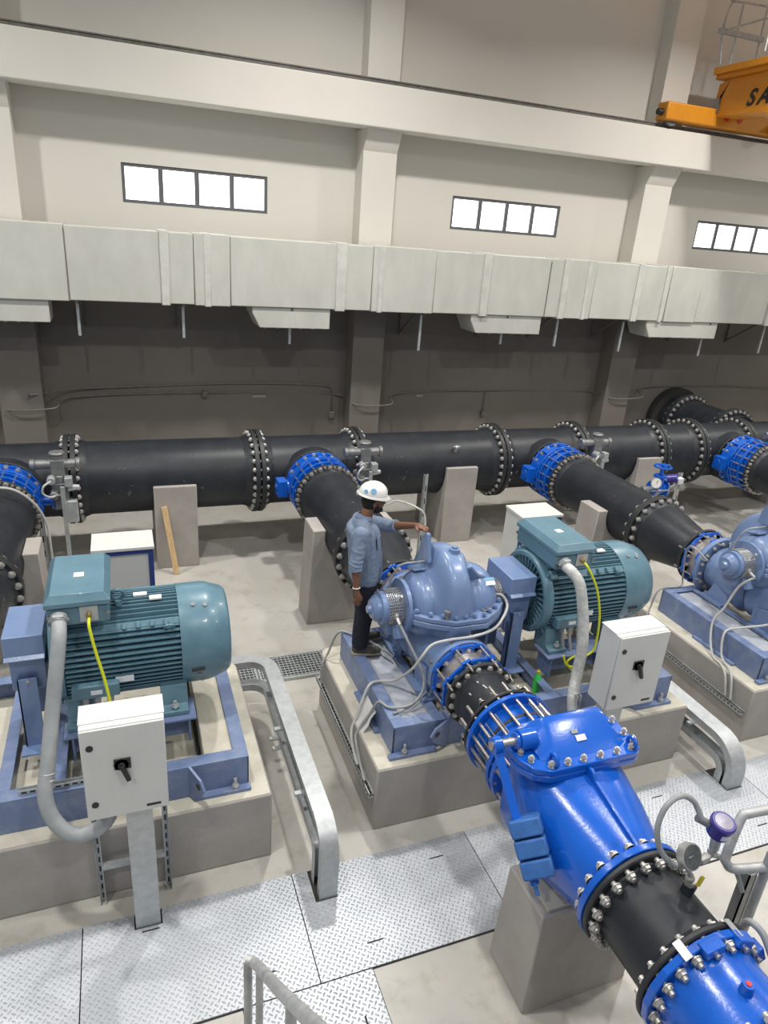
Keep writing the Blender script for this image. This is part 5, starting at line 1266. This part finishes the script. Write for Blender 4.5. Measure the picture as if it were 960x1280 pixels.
# legs inside the trousers, torso, neck, head
for s, hip, knee, ank in (('r', W(2.00, 5.35, 1.82), W(2.04, 5.37, 1.44), W(2.01, 5.38, 1.04)), ('l', W(2.03, 5.52, 1.83), W(2.10, 5.56, 1.45), W(2.10, 5.59, 1.04))):
    chain(b, [(hip, .075), (knee, .052), (ank, .036)])
chain(b, [(W(2.01, 5.43, 1.85), .12), (W(1.98, 5.43, 2.05), .11), (W(1.965, 5.43, 2.23), .095)])
chain(b, [(W(1.96, 5.35, 2.30), .04), (W(1.97, 5.52, 2.30), .04)])
chain(b, [(W(1.975, 5.435, 2.33), .062), (W(2.03, 5.445, 2.46), .056)])
hc = Vector(W(2.065, 5.45, 2.545))
b.sphere(hc, .095, (1.02, .80, 1.12), 20)                       # cranium
b.sphere(hc + Vector((.03, 0, -.062)), .062, (1.0, .88, 1.0), 16)   # jaw
b.sphere(hc + Vector((.066, 0, -.098)), .026, (1, 1.1, .8), 12)      # chin
chain(b, [(hc + Vector((.088, 0, .002)), .011), (hc + Vector((.113, 0, -.034)), .0145)])   # nose
b.sphere(hc + Vector((.080, 0, .016)), .03, (.7, 1.5, .45), 12)  # brow
for s in (-1, 1):
    b.sphere(hc + Vector((-.005, s*.077, -.022)), .026, (.75, .35, 1.15), 10)      # ears
    b.sphere(hc + Vector((.068, s*.038, -.036)), .02, (1, 1, 1), 10)     # cheek
b.sphere(hc + Vector((.094, 0, -.066)), .012, (.8, 1.9, .9), 10)     # lips
# right arm hanging
RS, RE, RW = W(1.90, 5.25, 2.305), W(1.845, 5.19, 2.03), W(1.855, 5.15, 1.79)
chain(b, [(RS, .040), (RE, .038), (tuple(Vector(RE).lerp(Vector(RW), .25)), .042), (RW, .026)])
rw = Vector(RW)
chain(b, [(rw, .026), (rw + Vector((.012, -.004, -.045)), .031), (rw + Vector((.022, -.004, -.085)), .028)])
for i, (dy, L1) in enumerate(((-.003, .042), (.0, .047), (.002, .044), (.002, .035))):
    base = rw + Vector((.034 - .019*i, dy - .003, -.093 + .004*abs(i - 1)))
    k1 = base + Vector((.004, -.004, -L1*.75)); k2 = k1 + Vector((.008, .010, -L1*.5))
    chain(b, [(base, .0095), (k1, .0088), (k2, .0078)], 10)
chain(b, [(rw + Vector((.022, -.008, -.03)), .013), (rw + Vector((.048, -.014, -.062)), .0105), (rw + Vector((.052, -.012, -.092)), .009)], 10)
# left arm reaching to the lifting eye of the pump
LS, LE, LW = W(2.00, 5.60, 2.30), W(2.28, 5.50, 2.25), W(2.425, 5.245, 2.352)
chain(b, [(LS, .040), (LE, .039), (tuple(Vector(LE).lerp(Vector(LW), .3)), .041), (LW, .026)])
lw = Vector(LW); hd = Vector((.36, -.90, .06)).normalized(); sd = Vector((.90, .36, 0)).normalized(); up_ = Vector((0, 0, 1))
chain(b, [(lw, .026), (lw + hd*.045 + up_*.004, .029), (lw + hd*.08, .027)])
chain(b, [(lw + hd*.04 - sd*.02, .02), (lw + hd*.082 - sd*.024, .018)]); chain(b, [(lw + hd*.04 + sd*.02, .02), (lw + hd*.082 + sd*.024, .018)])
for i, L1 in enumerate((.046, .052, .048, .038)):
    base = lw + hd*.088 + sd*(-.033 + .022*i) + up_*.004
    k1 = base + hd*L1*.7 + up_*.004; k2 = k1 + hd*L1*.45 - up_*.022
    chain(b, [(base, .0098), (k1, .009), (k2, .008)], 10)
chain(b, [(lw + hd*.02 - sd*.024, .013), (lw + hd*.055 - sd*.052 - up_*.006, .0108), (lw + hd*.085 - sd*.058 - up_*.02, .0092)], 10)
body = fuse('body', b, M['skin'], man, .0065, 3)
# shirt
s_ = G()
chain(s_, [(W(2.075, 5.43, 1.80), .125), (W(2.065, 5.43, 2.02), .118), (W(2.045, 5.43, 2.22), .105)])
chain(s_, [(W(1.90, 5.265, 2.27), .085), (W(1.925, 5.31, 2.1), .095)]); chain(s_, [(W(1.895, 5.40, 2.26), .06), (W(1.90, 5.50, 2.26), .06)])
chain(s_, [(W(2.01, 5.37, 1.80), .130), (W(1.985, 5.36, 2.05), .122), (W(1.955, 5.35, 2.24), .118)])
chain(s_, [(W(2.02, 5.49, 1.80), .130), (W(1.995, 5.50, 2.05), .122), (W(1.965, 5.52, 2.24), .115)])
chain(s_, [(W(1.93, 5.27, 2.30), .070), (W(1.965, 5.43, 2.335), .082), (W(2.0, 5.58, 2.30), .070)])
chain(s_, [(W(2.04, 5.42, 2.1), .09), (W(2.045, 5.43, 2.24), .085)])
chain(s_, [(RS, .072), (tuple(Vector(RS).lerp(Vector(RE), .6)), .062), (tuple(Vector(RS).lerp(Vector(RE), 1.0)), .058)])
chain(s_, [(LS, .072), (tuple(Vector(LS).lerp(Vector(LE), .6)), .062), (LE, .058), (tuple(Vector(LE).lerp(Vector(LW), .12)), .054)])
rr_ = random.Random(3)
for q in range(7): s_.torus(tuple(Vector(RS).lerp(Vector(RE), .30 + .11*q) + Vector((rr_.uniform(-.004, .004), rr_.uniform(-.004, .004), 0))), (rr_.uniform(-.3, .3), rr_.uniform(-.3, .3), 1), .058, .009, 20, 6)
for q in range(6): s_.torus(tuple(Vector(LS).lerp(Vector(LE), .30 + .13*q)), Vector(LE) - Vector(LS), .058, .009, 20, 6)
sh = fuse('shirt', s_, M['shirt'], man, .0085, 3)
put('shirt_cuff', G().ring(RE, Vector(RW) - Vector(RE), -.0, .05, .035, .060, 22), M['shirt'], sh, bevel=.006)
put('shirt_cuff', G().ring(tuple(Vector(LE).lerp(Vector(LW), .10)), Vector(LW) - Vector(LE), -.0, .045, .035, .058, 22), M['shirt'], sh, bevel=.006)
put('collar', G().lathe(W(1.985, 5.438, 2.385), (.32, .03, 1), [(-.02, .078), (.0, .082), (.028, .07), (.03, .062), (.0, .070)], 26, closed=True), M['shirt'], sh)
put('placket', G().loft([[(x - ox, y - oy, z - oz) for x, y, z in ((px_, 5.40, pz_), (px_ + .006, 5.412, pz_), (px_ + .006, 5.436, pz_), (px_, 5.44, pz_))] for px_, pz_ in ((2.195, 1.80), (2.185, 1.95), (2.172, 2.1), (2.152, 2.2), (2.10, 2.30))]), M['shirtdark'], sh)
put('chest_pocket', G().obox(W(2.105, 5.325, 2.18), (.014, .10, .11), (0, -.12, -.55)), M['shirt'], sh, bevel=.004)
# trousers
j_ = G()
chain(j_, [(W(2.075, 5.43, 1.82), .118), (W(2.075, 5.45, 1.70), .11), (W(2.08, 5.50, 1.55), .09)])
chain(j_, [(W(2.0, 5.36, 1.84), .118), (W(2.02, 5.37, 1.62), .112), (W(2.03, 5.37, 1.44), .094), (W(2.01, 5.38, 1.22), .084), (W(2.005, 5.38, 1.08), .080)])
chain(j_, [(W(2.025, 5.50, 1.84), .118), (W(2.06, 5.54, 1.62), .112), (W(2.10, 5.56, 1.45), .094), (W(2.09, 5.58, 1.22), .084), (W(2.10, 5.59, 1.08), .080)])
for c in ((2.015, 5.38, 1.10), (2.095, 5.58, 1.10), (2.015, 5.38, 1.16), (2.095, 5.58, 1.16), (2.04, 5.37, 1.40), (2.10, 5.56, 1.42)): j_.torus(W(*c), (rr_.uniform(-.3, .3), rr_.uniform(-.3, .3), 1), .066, .011, 20, 6)
tr = fuse('trousers', j_, M['jeans'], man, .0085, 3)
for c, a in (((2.01, 5.38, .95), -.22), ((2.10, 5.59, .95), .12)):
    s2 = G(); d = Vector((math.cos(a), math.sin(a), 0)); c0 = Vector(W(*c))
    chain(s2, [(c0 + d*-.04 + Vector((0, 0, .065)), .042), (c0 + d*.02 + Vector((0, 0, .060)), .044), (c0 + d*.10 + Vector((0, 0, .048)), .040), (c0 + d*.175 + Vector((0, 0, .038)), .036)])
    chain(s2, [(c0 + d*-.03 + Vector((0, 0, .08)), .045), (c0 + d*-.01 + Vector((0, 0, .13)), .045)])
    so = fuse('shoe', s2, M['shoe'], man, .008, 3)
    sl = G(); pts = [(-.085, -.03), (-.06, -.042), (.06, -.046), (.16, -.042), (.21, -.02), (.21, .02), (.16, .042), (.06, .046), (-.06, .042), (-.085, .03)]
    pts = [(c0.x + x*math.cos(a) - y*math.sin(a), c0.y + x*math.sin(a) + y*math.cos(a)) for x, y in pts]
    sl.prism(pts, 'z', .001, .024); put('shoe_sole', sl, M['sole'], so, bevel=.004)
    put('shoe_laces', G().obox(c0 + d*.07 + Vector((0, 0, .095)), (.08, .03, .012), (0, .28, a)), M['sole'], so, bevel=.004)
# beard, hair, eyes
h_ = G(); h_.sphere(hc + Vector((.034, 0, -.072)), .064, (1.02, .98, .82), 18).sphere(hc + Vector((.078, 0, -.092)), .03, (1, 1.25, .8), 14)
for s in (-1, 1): chain(h_, [(hc + Vector((.02, s*.066, -.02)), .016), (hc + Vector((.028, s*.062, -.06)), .022)])
bd = fuse('beard', h_, M['hair'], man, .006, 2); bd.location = (-.004, 0, -.006)
h2 = G().sphere(hc + Vector((-.028, 0, .0)), .094, (.85, .86, 1.08), 20); put('hair', h2, M['hair'], man)
put('moustache', G().sphere(hc + Vector((.1, 0, -.051)), .012, (.8, 2.2, .55), 12), M['hair'], man)
for s in (-1, 1):
    put('eye', G().sphere(hc + Vector((.079, s*.031, -.004)), .0105, (1, 1, .8), 12), M['gaugewhite'], man)
    put('pupil', G().sphere(hc + Vector((.0865, s*.032, -.004)), .0048, (1, 1, 1), 10), M['black'], man)
    put('eyebrow', G().obox(hc + Vector((.094, s*.034, .018)), (.008, .034, .008), (0, 0, s*-.3)), M['hair'], man, bevel=.003)
# hard hat
hm = bpy.data.objects.new('hard_hat', None); COL.objects.link(hm); hm.parent = man; hm.location = hc + Vector((-.006, 0, .052)); hm.rotation_euler = (R(4), R(9), 0)
hs = G(); n = 36
secs = []
for i in range(9):
    q = PI/2*i/8.2; secs.append([(.138*math.cos(q)*math.cos(a), .112*math.cos(q)*math.sin(a), .012 + .112*math.sin(q) + (.010 if abs(math.sin(a))*math.cos(q) < .28 else 0)*(1 if i > 1 else 0)) for a in [2*PI*j/n for j in range(n)]])
hs.loft(secs, True)
put('hat_shell', hs, M['helmet'], hm, sharp=60)
br = G(); a_ = [2*PI*j/n for j in range(n)]
def brim(e, z): return [((.132 + e + (.036 if math.cos(q) > 0 else .004)*max(.0, abs(math.cos(q)))**1.2*(1 if e > 0 else 0))*math.cos(q), (.110 + e)*math.sin(q), z - (.018*max(0, math.cos(q)) if e > 0 else 0)) for q in a_]
br.loft([brim(-.004, .022), brim(.016, .008), brim(.016, .002), brim(-.006, .006)], False)
put('hat_brim', br, M['helmet'], hm, sharp=60)
for q, el, s in ((-2.45, .38, .018), (-1.9, .55, .026)):
    nn_ = Vector((math.cos(el)*math.cos(q), math.cos(el)*math.sin(q), math.sin(el)))
    c = Vector((.139*nn_.x, .113*nn_.y, .012 + .113*nn_.z))
    put('hat_sticker', G().cyl(c - nn_*.001, c + nn_*.004, s, None, 20), M['sticker'], hm)
put('hat_knob', G().cyl((-.135, 0, .0), (-.155, 0, -.005), .018, None, 14), M['cable'], hm)
put('wristband', G().torus(tuple(Vector(RE).lerp(Vector(RW), .86)), Vector(RW) - Vector(RE), .032, .005, 20, 6), M['gaugewhite'], man)

# ================================================================== LIGHT, SKY, CAMERA
def lamp(x, y, e, label, z=9.5):
    t = thing('high_bay_lamp', label, 'lamp', (x, y, z), group='high bay lamps under the ceiling')
    put('lamp_housing', G().lathe((0, 0, .02), (0, 0, 1), [(0, .30), (.05, .30), (.10, .16), (.22, .12), (.22, 0)], 28), M['iron'], t)
    put('lamp_hook', G().cyl((0, 0, .2), (0, 0, 12.5 - z), .015, None, 8), M['iron'], t)
    put('lamp_glass', G().cyl((0, 0, .0), (0, 0, .02), .28, None, 28), M['lamp'], t)
    l = bpy.data.lights.new('lamp_light', 'AREA'); l.shape = 'DISK'; l.size = .45; l.spread = R(150); l.energy = e; l.color = (1., .975, .93)
    o = bpy.data.objects.new('lamp_light', l); COL.objects.link(o); o.parent = t; o.location = (0, 0, -.02)
LE_ = 330
names = iter(['first', 'second', 'third', 'fourth', 'fifth', 'sixth', 'seventh', 'eighth', 'ninth', 'tenth', 'eleventh', 'twelfth'])
for y, e_, xs_ in ((8.4, 290, (-4.2, 3.0, 10.2, 17.0)), (3.4, 205, (-.8, 6.4, 13.6)), (-1.2, 150, (-4.2, 3.0, 10.2))):
    for x in xs_: lamp(x, y, e_, 'round high bay lamp hanging under the ceiling')

w_ = bpy.data.worlds.new('hall_light'); bpy.context.scene.world = w_; w_.use_nodes = True
bg = w_.node_tree.nodes['Background']; bg.inputs['Color'].default_value = (.86, .93, 1., 1); bg.inputs['Strength'].default_value = .30

cam = bpy.data.cameras.new('camera'); co = bpy.data.objects.new('camera', cam); COL.objects.link(co)
co.location = (0, 0, 4.8); co.rotation_mode = 'XYZ'; co.rotation_euler = (1.18442426, -0.07162496, -0.35175802)
cam.sensor_fit = 'HORIZONTAL'; cam.sensor_width = 36; cam.lens = 36 * 858.48 / 960; cam.clip_end = 200; cam.clip_start = .05
sc = bpy.context.scene; sc.camera = co
sc.view_settings.view_transform = 'Standard'; sc.view_settings.look = 'None'; sc.view_settings.gamma = 1; sc.view_settings.use_curve_mapping = False
sc.view_settings.exposure = 0.08
